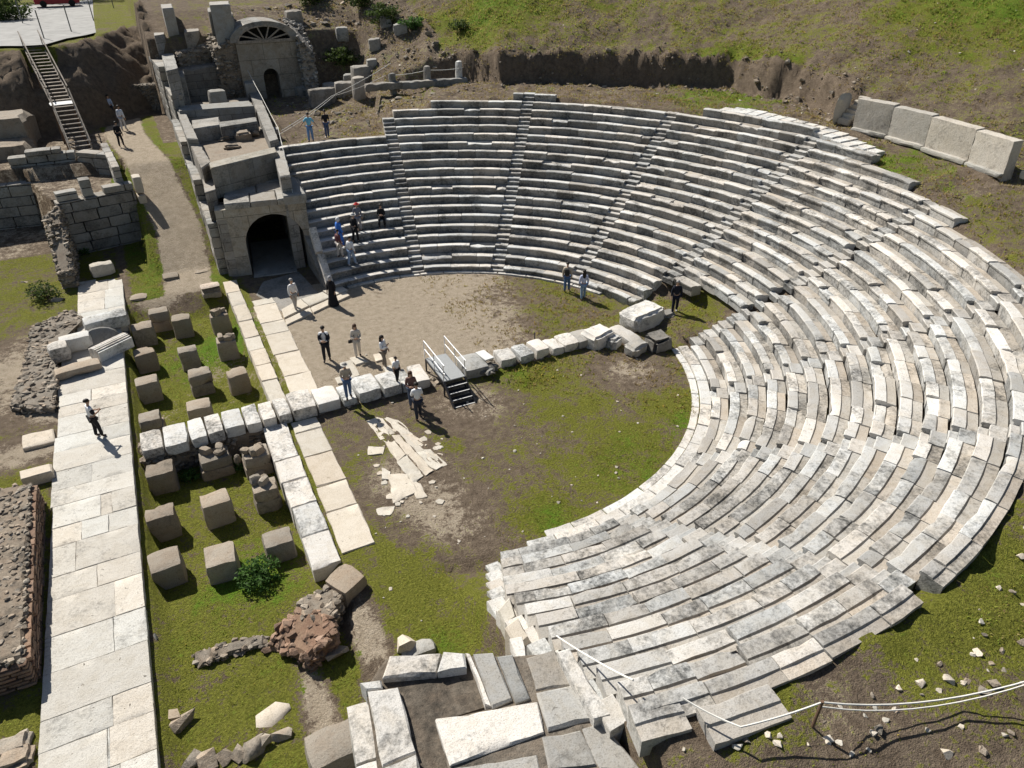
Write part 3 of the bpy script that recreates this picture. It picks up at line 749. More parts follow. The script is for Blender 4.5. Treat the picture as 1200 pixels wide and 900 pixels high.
tag(mb.build('threshold_slabs', M['whiteslab']), 'pale worn threshold slabs on the ground in front of the tunnel mouth', 'paving')
mb = MB()
for (a, b, c_, d_) in (((430, 493), (439, 490), (498, 558), (486, 568)), ((441, 489), (449, 491), (508, 552), (500, 558)), ((451, 490), (459, 492), (518, 548), (510, 552)), ((452, 489), (466, 492), (524, 545), (519, 547)), ((455, 556), (478, 556), (487, 578), (462, 590)), ((480, 560), (492, 568), (500, 582), (488, 584)), ((446, 548), (456, 552), (458, 562), (447, 562)), ((430, 524), (450, 524), (448, 532), (432, 532)), ((442, 596), (462, 592), (458, 603), (445, 604)), ((470, 508), (488, 514), (495, 522), (485, 522)), ((497, 528), (512, 532), (516, 540), (504, 540))):
    A, B, C_, D_ = [P(*q, .03) for q in (a, b, c_, d_)]
    k = 3 if (A - D_).length > 3 else 1
    for i in range(k):
        t0, t1 = i / k, (i + 1) / k - .012
        q = [A.lerp(D_, t0), B.lerp(C_, t0), B.lerp(C_, t1), A.lerp(D_, t1)]
        prism(mb, [tuple(v[:2]) for v in q], -.1, .03 + random.uniform(-.008, .008), .11, .006, tv(.95, 1.12), .16)
for _ in range(26):
    p = P(random.uniform(432, 520), random.uniform(495, 605), .02); s = random.uniform(.06, .2)
    prism(mb, [(p.x + s * math.cos(a) * random.uniform(.6, 1.2), p.y + s * math.sin(a) * random.uniform(.6, 1.2)) for a in (0, 1.3, 2.4, 3.6, 5)], -.1, .022, .02, .006, tv(.85, 1.1))
tag(mb.build('broken_pavement', M['whiteslab']), 'patch of broken white marble pavement sunk in the near orchestra soil', 'paving')
mb = MB()
for poly in ([(398, 425), (412, 421), (422, 440), (404, 446)], [(410, 420), (420, 418), (432, 424), (417, 428)], [(437, 416), (447, 414), (452, 421), (441, 424)], [(448, 430), (458, 428), (466, 438), (455, 440)], [(456, 420), (464, 419), (468, 425), (460, 428)], [(393, 443), (403, 440), (410, 448), (396, 450)]):
    prism(mb, px(poly, .04), -.1, .06 + random.uniform(-.01, .03), .05, .02, tv(.95, 1.12), .2)
tag(mb.build('pavement_fragments', M['whiteslab']), 'scattered flat white fragments in the sand behind the block wall', 'paving')

# ------------------------------------------------------------------ the block wall across the orchestra
mb = MB()
def xw(p): return P(p, 515 - .25 * (p - 165), .5).x
rubble(mb, [(-12.7, -.35), (-.6, -.35), (-.6, .75), (-12.7, .75)], -1.0, .02, .2, .06, .8)
tag(mb.build('rubble_wall', M['rubble']), 'low dark rubble wall carrying the white blocks across the orchestra, left part', 'wall')
mb = MB(); rubble(mb, [(1.2, -.5), (6.6, -.45), (6.6, .35), (1.2, .35)], -.1, .05, .2, .05, .8)
tag(mb.build('rubble_wall', M['rubble']), 'low dark rubble footing under the blocks right of the metal stair', 'wall')
BW = [(163, 189, .42, 0), (190, 218, .45, 0), (220, 239, .48, 1), (240, 259, .5, 0), (260, 283, .5, 0), (284, 302, .48, 0), (303, 320, .5, 0), (321, 337, .5, 0), (338, 366, .55, 0), (367, 394, .5, 1), (396, 413, .36, 0), (414, 441, .55, 0), (442, 464, .52, 0), (465, 478, .4, 0), (480, 497, .45, 1)]
BL = ['first rough white block from the walkway in the row across the orchestra', 'broad white block, second from the walkway on the rubble wall', 'narrow white block third from the walkway on the rubble wall',
      'narrow white block behind the split pillar stump on the rubble wall', 'white block behind the broken topped pillar, fifth from the walkway', 'white block sixth from the walkway on the rubble wall',
      'white block seventh from the walkway, left of the kerb slabs', 'narrow white block where the far narrow kerb meets the rubble wall', 'smooth large white block at the end of the broad far slabs',
      'wide rough block right of the smooth one on the rubble wall', 'low pale block under the man in a hat', 'big pitted white block right of the man in a hat', 'pale block left of the child on the rubble wall',
      'low pale block by the child on the rubble wall', 'grey rough boulder block left of the metal stair']
for (a, b, zt, r), lab in zip(BW, BL):
    x0, x1 = xw(a), xw(b); dp = random.uniform(1.25, 1.5)
    blockthing('stone_block', 'marble', ((x0 + x1) / 2, .2 + random.uniform(-.07, .07), .0), (x1 - x0 + .01, dp, zt + .03), random.uniform(-.04, .04), lab, 'stone block', .028, 'blocks of the wall across the orchestra', cham=.03, tint=tv(.92, 1.1))
BW2 = [(536, 563, .55, 'flat grey slab block right of the metal stair'), (578, 597, .5, 'white block right of the dark debris on the orchestra wall'), (599, 616, .5, 'second white block right of the debris on the orchestra wall'), (618, 634, .55, 'tall white block by the thin iron stake'),
       (636, 651, .42, 'small white block right of the iron stake'), (650, 668, .5, 'dark faced rough block in the right part of the orchestra wall'), (666, 686, .5, 'grey sloping block before the big white boulders')]
for a, b, zt, lab in BW2:
    x0, x1 = xw(a), xw(b)
    blockthing('stone_block', 'greyslab' if 'grey' in lab else 'marble', ((x0 + x1) / 2, -.05 + random.uniform(-.06, .06), -.02), (x1 - x0 + .02, 1.1 if a > 570 else 1.35, zt), random.uniform(-.1, .1), lab, 'stone block', .04, 'blocks of the wall across the orchestra', cham=.035)
# boulders at its right end
def boulder(c, r, mat, label, rz=0., tint=None, rough=.2, box=.6, name='boulder'):
    mb = MB(40)
    if max(r) > .42 and name == 'boulder': rbox(mb, (0, 0, 0), [q * 1.75 for q in r], rz or 0, .085, tint or tv(.9, 1.1), .13, cham=.09 if box > .4 else .3, nmax=12, freq=1.3, tilt=(random.uniform(-.1, .1), random.uniform(-.1, .1)))
    else: rock(mb, (0, 0, 0), r, tint or tv(.9, 1.1), rough, box, rz)
    o = mb.build(name, M[mat]); o.location = c; return tag(o, label, 'boulder')
boulder(P(752, 372, .3), (1.15, .8, .55), 'marble', 'largest white topped boulder at the right end of the block wall', .1)
p = P(731, 392, .2); blockthing('stone_slab', 'marble', p - Vector((0, 0, .35)), (.9, 1.7, .5), .25, 'long flat white slab tilted beside the largest boulder', 'stone slab', tilt=(.1, .05))
boulder(P(771, 401, .3), (.62, .55, .45), 'greyslab', 'dark rounded drum stone right of the boulder heap', 0, tv(.5, .6), .12, .3)
boulder(P(745, 408, .22), (.62, .42, .34), 'greyslab', 'grey oval boulder in front of the tilted slab', .3, tv(.95, 1.05))
boulder(P(700, 396, .3), (.75, .65, .48), 'marble', 'white topped boulder left of the tilted slab', .2)
boulder(P(716, 400, .2), (.45, .5, .36), 'marble', 'pale boulder wedged between the tilted slab and its neighbour', .4)
boulder(P(782, 372, .15), (.45, .4, .35), 'greyslab', 'dark boulder in the shade behind the largest boulder', .1, tv(.55, .65))
mb = MB()
for _ in range(16):
    p = P(random.uniform(564, 580), random.uniform(424, 436), .35); rock(mb, p - Vector((0, 0, random.uniform(0, .3))), (.22, .16, .12), tv(.4, .8))
tag(mb.build('debris_heap', M['greyslab'], origin=tuple(P(572, 430, .2))), 'heap of dark stone debris on the orchestra wall by the white plank', 'debris')
mb = MB(); a, b = P(562, 412, .55), P(574, 421, .6); bar(mb, a, b, .45, .06); tag(mb.build('white_plank', M['nosing'], origin=tuple(a)), 'short white plank lying above the dark debris', 'plank')
mb = MB(); p = P(627, 406, 0); tube(mb, [p, p + Vector((-.03, .02, .75))], .025); tag(mb.build('iron_stake', M['steel'], origin=tuple(p)), 'thin dark iron stake standing in the sand behind the block wall', 'stake')

# metal stair
st = thing('metal_stair', 'grey metal stair with aluminium handrails over the block wall', 'stairs', P(525, 450, .3))
x0, x1 = P(499, 421, .7).x, P(520, 416, .7).x + .12
yb, yf = P(500, 420, .72).y, P(515, 449, .72).y
mb = MB(); rbox(mb, ((x0 + x1) / 2, (yb + yf) / 2, .72), (x1 - x0, yb - yf, .06), 0, 0, cham=.005); attach(mb.build('platform', M['deck']), st)
for s in range(4):
    z = .72 - .18 * (s + 1); y = yf - .26 * s
    mb = MB(); rbox(mb, ((x0 + x1) / 2, y - .13, z), (x1 - x0, .26, .04), 0, 0, cham=.004); o = attach(mb.build('step', M['steel']), st)
    mb = MB(); rbox(mb, ((x0 + x1) / 2, y - .245, z + .024), (x1 - x0 - .04, .045, .012), 0, 0, cham=.002)
    n_ = mb.build('step_nosing', M['nosing']); n_.parent = o
for x in (x0, x1):
    mb = MB(); bar(mb, (x, yf, .68), (x, yf - 1.05, -.02), .05, .16); bar(mb, (x, yb, .66), (x, yf, .66), .05, .1)
    for yy in (yb, yf): bar(mb, (x, yy, 0), (x, yy, .66), .06, .06)
    attach(mb.build('stringer', M['steel']), st)
    mb = MB()
    for hh in (.45, .85):
        tube(mb, [(x, yb + .1, .72 + hh), (x, yf - .15, .72 + hh), ], .024)
    for yy in (yb + .1, (yb + yf) / 2, yf): tube(mb, [(x, yy, .7), (x, yy, 1.57)], .022)
    attach(mb.build('handrail', M['alu']), st)

# ------------------------------------------------------------------ brown pillars of the stage cellar
PIL = [ # px of top centre, z top, size x, y, label detail
 (199, 322, .3, .95, .85, 'tall brown pillar standing alone on the sandy path, behind the other pillars'),
 (236, 316, .2, .95, .8, 'dark brown pillar by the foot of the tunnel wall'),
 (246, 336, .25, 1.0, .75, 'pillar capped with a thin cracked white slab'),
 (256, 367, .15, .95, .75, 'pillar with a notched top beside the far narrow kerb'),
 (264, 397, .1, .95, .75, 'knobbly topped pillar beside the far kerb, second from the block wall'),
 (277, 435, .1, .9, .8, 'pillar with a cracked top nearest the block wall beside the far kerb'),
 (211, 371, .15, .9, .8, 'middle row pillar behind the block wall, farthest of its row'),
 (219, 408, .1, .85, .75, 'middle row pillar behind the block wall, second of its row'),
 (232, 435, .15, 1.0, .85, 'rounded top pillar in the middle row behind the block wall'),
 (232, 473, .05, 1.0, .8, 'flat topped pillar right behind the block wall in the middle row'),
 (184, 363, .2, 1.0, .8, 'round topped dark pillar near the far end of the walkway'),
 (166, 381, .1, 1.0, .9, 'broad dark pillar against the walkway beside the carved stones'),
 (168, 411, .1, .95, .8, 'pillar against the walkway, third from the block wall'),
 (171, 445, .1, .95, .8, 'notch topped pillar against the walkway, second from the block wall'),
 (175, 486, .05, .9, .9, 'rounded pale topped pillar against the walkway touching the block wall'),
 (186, 548, .05, .95, .8, 'low pillar against the walkway just in front of the block wall'),
 (187, 600, .1, .95, .75, 'pillar against the walkway, second in front of the block wall'),
 (192, 655, .15, .95, .95, 'tallest dark pillar against the walkway, nearest of its row'),
 (250, 532, -.05, 1.2, .9, 'split pillar stump with broken stones on top before the block wall'),
 (251, 583, .1, 1.0, .85, 'middle row pillar with cracked front, second before the block wall'),
 (257, 649, .15, .95, 1.0, 'square clean topped pillar nearest in the middle row'),
 (298, 528, .05, 1.05, .9, 'broken topped pillar under the white blocks of the wall'),
 (309, 567, .1, .9, .85, 'round edged pillar between the broken one and the grey topped one'),
 (325, 629, .1, .95, .85, 'grey topped pillar standing above the leafy weed')]
for k, (x, y, zt, sx, sy, lab) in enumerate(PIL):
    c = P(x, y, zt); mb = MB(); zb = -1.1 if c.y < 13.5 else -.3
    nb = random.choice((1, 1, 2)); z = zb
    hs = [zt - zb] if nb == 1 else [(zt - zb) * .6, (zt - zb) * .4]
    for q, hh in enumerate(hs):
        kk = 1 if q == 0 else random.uniform(.9, 1.0)
        rbox(mb, (c.x + (random.uniform(-.04, .04) if q else 0), c.y + (random.uniform(-.04, .04) if q else 0), z + hh / 2), (sx * kk, sy * kk, hh + .02), random.uniform(-.07, .07), random.uniform(.03, .055), tv(.8, 1.25), .17, cham=.022, taper=random.uniform(0, .07)); z += hh - .015
    if 'cracked white slab' in lab:
        rbox(mb, (c.x, c.y, zt + .08), (sx * .98, sy * .9, .1), .05, .02, (1.9, 1.9, 2.0, .5), .2)
    if 'broken' in lab or 'notched' in lab or 'knobbly' in lab:
        for _ in range(4): rbox(mb, (c.x + random.uniform(-.3, .3), c.y + random.uniform(-.2, .2), zt + .1), (random.uniform(.25, .5), random.uniform(.25, .45), random.uniform(.2, .45)), random.uniform(0, 3), .05, tv(.8, 1.3))
    o = mb.build('stone_pillar', M['brownstone'], origin=(c.x, c.y, -.9)); tag(o, lab, 'pillar', 'pillar stumps of the stage cellar')
for (x, y, z, s, lab, mt) in ((162, 346, .1, (.95, .8, .4), 'low pale brown slab beside the far walkway end', 'brownstone'), (304, 551, -.55, (.5, .4, .35), 'small brown stone lying between two pillars', 'brownstone'),
                         (277, 533, -.2, (.3, .3, .5), 'small upright pinkish stone by the broken topped pillar', 'brownstone'), (388, 870, .3, (1.25, 1.05, .9), 'rusty brown squared block standing by the near footpath', 'brownstone'),
                         (490, 757, .25, (.95, .55, .4), 'dark flat stone beside the white lump before the slab floor', 'greyslab'), (560, 693, .05, (1.3, .8, .2), 'dark flat slab by the lowest near row', 'greyslab'),
                         (345, 466, -.2, (.01, .01, .01), '', '')):
    if lab:
        c = P(x, y, z); blockthing('stone_block', mt, (c.x, c.y, z - s[2]), s, random.uniform(-.1, .1), lab, 'stone block', tint=tv(.9, 1.1))
boulder(P(475, 755, .2), (.3, .3, .3), 'whiteslab', 'small yellowish white lump before the slab floor', 0, tv(1.1, 1.2))
# broken brick wall in the foreground
t = thing('brick_wall', 'broken reddish rubble wall ending in a smooth brown block', 'wall', P(360, 730, -.3))
mb = MB(); q = px([(308, 745), (330, 722), (355, 712), (388, 728), (392, 742), (362, 768), (338, 752)], .25); rubble(mb, q, -.8, [-.3, .0, .3, .4, .35, .2, .0], .2, .08, 1.1); attach(mb.build('rubble_core', M['brick']), t)
mb = MB(); q = px([(348, 706), (372, 690), (400, 688), (396, 712), (385, 726), (356, 722)], .3); rubble(mb, q, -.7, .3, .2, .06, 1.0); attach(mb.build('rubble_end', M['rubble']), t)
mb = MB(); c = P(404, 676, .45); rbox(mb, (c.x, c.y, -.05), (.95, .95, 1.0), .5, .03, tv(1.0, 1.1)); attach(mb.build('end_block', M['brownstone']), t)
mb = MB(); rubble(mb, px([(225, 765), (275, 748), (310, 742), (312, 752), (270, 762), (230, 778)], -.2), -.7, -.25, .16, .06, .7); tag(mb.build('rubble_wall', M['rubble']), 'low ridge of buried rubble running left from the reddish wall', 'wall')

def courses(mb, a, b, z0, z1, th=.7, ch=.5, lo=.75, hi=1.1, bl=(1.0, 1.9)):
    a = Vector(a); b = Vector(b); d = (b - a).normalized(); L = (b - a).length; nr = Vector((-d.y, d.x)); nr = nr if nr.y > 0 else -nr
    z = z0; rz = math.atan2(d.y, d.x)
    while z < z1 - .05:
        h = min(ch * random.uniform(.9, 1.1), z1 - z); s = -random.uniform(0, .6)
        while s < L:
            e = s + random.uniform(*bl); s0, e0 = max(s, 0), min(e, L)
            if e0 - s0 > .1:
                m_ = a + d * (s0 + e0) / 2 + nr * (th / 2 + random.uniform(-.015, .015)); rbox(mb, (m_.x, m_.y, z + h / 2), (e0 - s0 - .012, th, h - .008), rz, .012, tv(lo, hi), .5, cham=.018)
            s = e
        z += h
# ------------------------------------------------------------------ slab floor at the near end
SF = [[(448, 793), (457, 768), (517, 765), (512, 788)], [(513, 788), (519, 764), (544, 765), (546, 783)], [(546, 764), (551, 765), (576, 828), (569, 825)], [(554, 767), (578, 765), (600, 820), (577, 830)],
      [(582, 769), (600, 767), (620, 817), (603, 823)], [(597, 747), (612, 744), (622, 797), (614, 797)], [(618, 770), (650, 760), (669, 802), (628, 808)], [(629, 812), (671, 804), (693, 843), (642, 856)],
      [(510, 843), (630, 822), (638, 858), (527, 897)], [(635, 862), (680, 855), (702, 897), (642, 903)], [(682, 852), (707, 845), (752, 903), (704, 903)], [(652, 762), (667, 757), (715, 837), (697, 843)],
      [(430, 808), (467, 803), (487, 880), (448, 897)], [(530, 899), (630, 883), (640, 925), (540, 935)], [(448, 900), (488, 884), (500, 925), (456, 935)], [(421, 800), (447, 795), (449, 805), (428, 808)]]
ZS = {(597, 747): 3.6, (582, 769): 4.22, (652, 762): 4.45}
fl = thing('slab_floor', 'floor of big grey stone slabs round a dark earth pit at the near end', 'stone floor', P(580, 830, .4))
for q in SF:
    mb = MB(); zf = ZS.get(q[0], 4.2); prism(mb, px(q, zf), zf - .45, zf + random.uniform(-.03, .03), .03, .03, tv(.85, 1.1) if q[0][0] < 515 or q[0][0] in (652, 597, 546) else tv(.75, 1.0), .25); attach(mb.build('floor_slab', M['marble'] if q[0][0] < 515 or q[0][0] in (652, 597, 546) else M['greyslab']), fl)
mb = MB(); prism(mb, px([(452, 772), (545, 768), (574, 828), (516, 846), (530, 915), (448, 930), (428, 806)], 4.0), -.3, 4.0, .04, .03, tv(.42, .5), .5); prism(mb, px([(546, 768), (600, 768), (655, 764), (745, 915), (530, 930), (515, 846), (575, 829)], 4.15), -.3, 4.15, .03, .03, tv(.6, .7), .5); attach(mb.build('earth_fill', M['rubble']), fl)
mb = MB(); courses(mb, P(431, 806, 4.1)[:2], P(459, 950, 4.1)[:2], -.2, 3.75, .5, .6, .9, 1.1); attach(mb.build('outer_wall', M['marble']), fl)
mb = MB()
for qd, zq in (([(583, 715), (597, 699), (606, 722), (592, 735)], 1.9), ([(592, 735), (606, 722), (622, 748), (606, 758)], 2.7)): prism(mb, px(qd, zq), -.1, zq, .05, .06, tv(.85, 1.0))
attach(mb.build('sloping_parapet', M['whiteslab']), fl)
# end wall of the seating towards the slab floor
ew = thing('end_wall', 'stepped stone facing at the near end of the seating beside the slab floor', 'wall', (-4.2, -15, 1))
for i in range(0, 13):
    z = DZ * (i + 1) - .1; r = R0 + DR * i; mb = MB()
    xe = -np.interp(i, [0, 4, 9, 14], [3.0, 4.05, 4.3, 4.3])
    y0 = -math.sqrt(r * r - xe * xe); y1 = y0 - DR
    prism(mb, [(xe - .42, y1 + .01), (xe + .05, y1 + .01), (xe + .05, y0 - .01), (xe - .42, y0 - .01)], -.2, z - .3, .02, .03, tv(.8, 1.05)); attach(mb.build('facing_stone', M['marble']), ew)

# ------------------------------------------------------------------ parodos: vaulted tunnel
ZR = 4.2
tn = thing('vaulted_tunnel', 'stone vaulted tunnel entrance with a wide dark arch beside the seating', 'tunnel', (-5, 15, 0))
fl_ = P(270, 325, 0); fr_ = P(377, 325, 0)
# front plane: from the outer corner to the seating end
A = Vector((-7.3, 15.35, 0)); B = Vector((-2.55, 14.75, 0))
u = (B - A).normalized(); nin = Vector((-u.y, u.x, 0)); nin = nin if nin.y > 0 else -nin; W = (B - A).length
mb = MB()
aw, ah, spring = 1.62, 3.4, 1.75; ac = 2.85
outline = [(0, 0)]; n = 14
arch = [(ac - aw, -.1), (ac - aw, spring)] + [(ac - aw * math.cos(math.pi * k / n), spring + (ah - spring) * math.sin(math.pi * k / n)) for k in range(1, n)] + [(ac + aw, spring), (ac + aw, -.1)]
def fp(s, z, d=0.0): v = A + u * s + nin * d; return (v.x, v.y, z)
# front wall with arch opening (left pier, right pier, spandrels), 0.9 m thick
def wall_quad(s0, s1, z0, z1, d0=0, d1=.9):
    vs = [fp(s, z, d) for d in (d0, d1) for s, z in ((s0, z0), (s1, z0), (s1, z1), (s0, z1))]
    mb.add(vs, [(0, 1, 2, 3), (7, 6, 5, 4), (0, 4, 5, 1), (1, 5, 6, 2), (2, 6, 7, 3), (3, 7, 4, 0)], tv(.9, 1.05))
wall_quad(0, ac - aw, -.2, 3.9); wall_quad(ac + aw, W, -.2, 3.9)
for k in range(len(arch) - 1):
    (s0, z0), (s1, z1) = arch[k], arch[k + 1]
    if s1 - s0 < 1e-6: continue
    vs = [fp(s0, z0, 0), fp(s1, z1, 0), fp(s1, 3.9, 0), fp(s0, 3.9, 0), fp(s0, z0, .9), fp(s1, z1, .9)]
    mb.add(vs, [(0, 1, 2, 3), (0, 4, 5, 1)], (1, 1, 1, 0))
attach(mb.build('front_wall', M['render']), tn)
mb = MB()
for k in range(len(arch) - 1):      # barrel vault running back
    (s0, z0), (s1, z1) = arch[k], arch[k + 1]
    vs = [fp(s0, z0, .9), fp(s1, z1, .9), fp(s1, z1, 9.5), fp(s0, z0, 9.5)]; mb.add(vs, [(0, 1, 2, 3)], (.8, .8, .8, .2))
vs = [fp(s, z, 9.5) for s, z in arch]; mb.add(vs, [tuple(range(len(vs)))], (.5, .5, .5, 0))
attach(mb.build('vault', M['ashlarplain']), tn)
mb = MB()
for s0, s1, d0, d1 in ((.55, 1.9, -.06, 1.7), (1.92, 3.3, -.05, 1.6), (3.32, W + .1, -.07, 1.7), (.6, 2.3, 1.72, 3.3), (2.32, W + .05, 1.62, 3.4), (.6, W, 3.42, 5.2)):
    prism(mb, [fp(s0, 0, d0)[:2], fp(s1 - .02, 0, d0)[:2], fp(s1 - .02, 0, d1 - .02)[:2], fp(s0, 0, d1 - .02)[:2]], 3.89, ZR + random.uniform(-.02, .03), .03, .04, tv(.85, 1.1))
attach(mb.build('roof_slabs', M['ashlarplain']), tn)
mb = MB(); wall_quad(-.02, .5, -.2, 3.35, -.02, 3.2); 
rbox(mb, fp(.25, 3.55, 1.2), (.5, 1.0, .4), math.atan2(u.y, u.x), .03, tv(.8, 1)); attach(mb.build('corner_pier', M['ashlar']), tn)
mb = MB()   # sloping parapet beside the seating end
for (a, b) in (((386, 332), (376, 300)), ((374, 296), (366, 268))):
    p, q = PX(*a, -2.62), PX(*b, -2.62)
    bar(mb, p, q, .38, .4, tv(.9, 1.1))
attach(mb.build('parapet', M['marble']), tn)
mb = MB(); prism(mb, [(-2.9, 11.2), (-2.45, 11.2), (-2.45, 22), (-2.9, 22)], -.1, [.3, .3, 5.3, 5.3], .02, .05, tv(.8, .95)); attach(mb.build('side_wall', M['ashlar']), tn)
mb = MB(); prism(mb, px([(308, 330), (350, 318), (385, 355), (330, 365), (300, 345)], 0.03) , -.1, .03, .03, .02, tv(.7, .8)); prism(mb, [fp(1.3, 0, -.5)[:2], fp(3.7, 0, -.5)[:2], fp(3.7, 0, 5)[:2], fp(1.3, 0, 5)[:2]], -.1, .07, .03, .02, tv(.7, .8)); attach(mb.build('floor_slabs', M['greyslab']), tn)

# chambers behind the tunnel
an = thing('ruined_chambers', 'ruined grey chambers with stepped cross walls behind the vaulted tunnel', 'ruin', (-5, 24, 4))
def wall(poly_px, z, zb, mat='ashlar', name='cross_wall', parent=an, amp=.04):
    mb = MB(); prism(mb, px(poly_px, z), zb, z, amp, .05, tv(.85, 1.05)); o = mb.build(name, M[mat]); return attach(o, parent) if parent else o
mb = MB()
for y0_, y1_, zt_ in ((15.7, 20, 3.5), (20, 25, 4.75), (25, 32, 5.8)): courses(mb, (-7.3, y0_), (-7.25, y1_), -.2, zt_ - .35, .5, .6, .8, 1.1)
attach(mb.build('outer_face', M['ashlarplain']), an)
wall([(245, 190), (322, 172), (325, 178), (247, 197)], 5.7, 4.0, 'render')
wall([(219, 161), (232, 164), (247, 190), (236, 197)], 5.6, 0, 'ashlar', 'outer_wall')
wall([(205, 124), (214, 124), (232, 163), (219, 162)], 6.0, 0, 'ashlar', 'outer_wall')
wall([(234, 190), (247, 188), (252, 222), (240, 226)], 4.75, 0, 'ashlar', 'outer_wall')
wall([(207, 124), (292, 118), (298, 124), (210, 130)], 6.2, 4.0, 'ashlar')
wall([(256, 143), (300, 137), (302, 142), (258, 149)], 5.9, 4.4, 'ashlar')
wall([(224, 141), (256, 137), (258, 146), (226, 151)], 5.9, 4.4, 'ashlarplain', 'loose_block')
wall([(244, 148), (258, 148), (255, 156), (232, 158)], 5.3, 4.4, 'ashlarplain', 'loose_block')
wall([(284, 90), (296, 90), (326, 163), (316, 166)], 5.9, 0, 'ashlar', 'inner_wall')
wall([(283, 90), (296, 89), (299, 97), (287, 98)], 6.6, 4, 'ashlarplain', 'loose_block')
wall([(316, 165), (330, 165), (340, 205), (328, 207)], 5.4, 0, 'ashlar', 'inner_wall')
wall([(325, 203), (345, 207), (358, 227), (332, 230)], 4.5, 4.0, 'ashlarplain', 'inner_wall')
mb = MB(); q = px([(208, 130), (300, 124), (330, 170), (245, 195)], 5.0); prism(mb, q, 3.4, 5.0, .05, .05, tv(.8, .9)); attach(mb.build('chamber_floor', M['rubble']), an)
mb = MB(); q = px([(208, 122), (292, 114), (296, 122), (209, 128)], 5.6); prism(mb, q, 3.4, 5.6, .05, .05, tv(.9, 1)); attach(mb.build('upper_floor', M['rubble']), an)
for (x, y, z, r, lab) in ((285, 160, 5.2, (.55, .45, .4), 'dark boulder on the earth floor of the ruined chamber'), (298, 157, 5.2, (.35, .3, .25), 'smaller dark boulder beside the larger one in the ruined chamber'), (263, 163, 5.1, (.45, .3, .15), 'flat pale stone on the floor of the ruined chamber'), (272, 172, 5.1, (.6, .3, .2), 'flat dark stone near the front wall of the ruined chamber')):
    boulder(P(x, y, z), r, 'rubble', lab)
c = P(253, 106, 6.7); blockthing('stone_block', 'ashlarplain', (c.x, c.y, 5.5), (1.2, 1.0, 1.25), .1, 'upright grey block standing alone before the dark back wall', 'stone block')
c = P(315, 148, 5.3); blockthing('stone_block', 'ashlarplain', (c.x, c.y, 4.7), (1.3, .8, .5), -.3, 'tilted grey block at the right edge of the ruined chamber', 'stone block')
# back wall and ruin mass
bw = thing('ruined_back_wall', 'dark rough masonry wall with broken top behind the chambers', 'ruin', (-4, 34, 5))
mb = MB(); b0 = P(200, 118, 5.6); b1 = P(290, 108, 5.6)
prism(mb, [(b0.x, b0.y), (b1.x, b1.y), (b1.x + .3, b1.y + 2.2), (b0.x + .2, b0.y + 2.2)], 4.5, [PY(207, 84, b0.y).z, PY(285, 71, b1.y).z, PY(285, 69, b1.y).z, PY(210, 80, b0.y).z], .08, .12, tv(.75, .9)); attach(mb.build('masonry', M['ashlar']), bw)
mb = MB(); rubble(mb, [(b0.x + 1.3, b0.y + 1.2), (b1.x, b1.y + 1.0), (b1.x + .2, b1.y + 4.5), (b0.x + 1.2, b0.y + 4.5)], 6, [8.6, 9.3, 9.6, 9.1], .32, .15, 1.0); attach(mb.build('rubble_core', M['rubble']), bw)
ow = thing('outer_side_wall', 'high outer wall stepping up along the path beyond the chambers', 'wall', (-7, 38, 5))
mb = MB(); courses(mb, (-7.4, 32), (-7.5, 36), 3, 7.0, .8, .6, .8, 1.1); courses(mb, (-7.6, 36), (-7.9, 42), 3, 8.3, .8, .6, .8, 1.1); attach(mb.build('outer_face', M['ashlarplain']), ow)
for poly, z, mt in (([(193, 82), (215, 82), (216, 89), (196, 90)], 7.7, 'ashlarplain'), ([(184, 48), (199, 46), (208, 80), (195, 83)], 8.6, 'ashlar'), ([(181, 41), (212, 38), (216, 45), (182, 49)], 9.3, 'marble'), ([(174, 13), (188, 13), (192, 40), (181, 42)], 9.9, 'ashlar')):
    mb = MB(); prism(mb, px(poly, z), 3, z, .05, .05, tv(.9, 1.15)); attach(mb.build('wall_course', M[mt]), ow)
ur = thing('upper_ruin_walls', 'low grey ruined walls on the terrace at the top left', 'ruin', P(230, 20, 10))
for poly, z, zb in (([(188, 5), (201, 4), (203, 9), (190, 10)], 11.6, 8.5), ([(203, 9), (241, 10), (242, 14), (205, 16)], 10.8, 8.5), ([(190, 24), (206, 21), (207, 26), (191, 29)], 10.1, 8), ([(243, 9), (253, 8), (254, 13), (244, 14)], 11.3, 8.5), ([(245, 2), (268, 1), (269, 5), (246, 6)], 11.9, 9), ([(235, 20), (245, 19), (246, 23), (236, 24)], 10.3, 8), ([(258, 15), (272, 14), (274, 22), (260, 23)], 10.9, 8), ([(214, 30), (232, 28), (233, 36), (216, 38)], 10, 7)):
    mb = MB(); prism(mb, px(poly, z), zb, z, .06, .06, tv(.8, 1.05)); attach(mb.build('wall_piece', M['ashlarplain']), ur)

# vaulted gate building with timber centring
YG = 37.6
gb = thing('vaulted_gatehouse', 'tall stone vault with fan of timber centring above a small dark doorway', 'gatehouse', (1, YG, 5))
g0 = PY(287, 108, YG); g1 = PY(356, 104, YG); gt = PY(315, 25, YG)
xa, xb, zb_, sp_ = g0.x, g1.x, 4.6, PY(315, 48, YG).z
top = PY(315, 24, YG).z
cxg = (xa + xb) / 2 - .1; rg = (xb - xa) / 2 - .25
mb = MB()
def gq(x0, x1, z0, z1, y0=YG, y1=YG + .8, t=None):
    vs = [(x, y, z) for y in (y0, y1) for x, z in ((x0, z0), (x1, z0), (x1, z1), (x0, z1))]
    mb.add(vs, [(0, 1, 2, 3), (7, 6, 5, 4), (0, 4, 5, 1), (1, 5, 6, 2), (2, 6, 7, 3), (3, 7, 4, 0)], t or tv(.85, 1.05))
dw = PY(327, 90, YG).x - PY(309, 90, YG).x; dx0 = PY(309, 90, YG).x; dx1 = dx0 + dw; dzt = PY(318, 80, YG).z
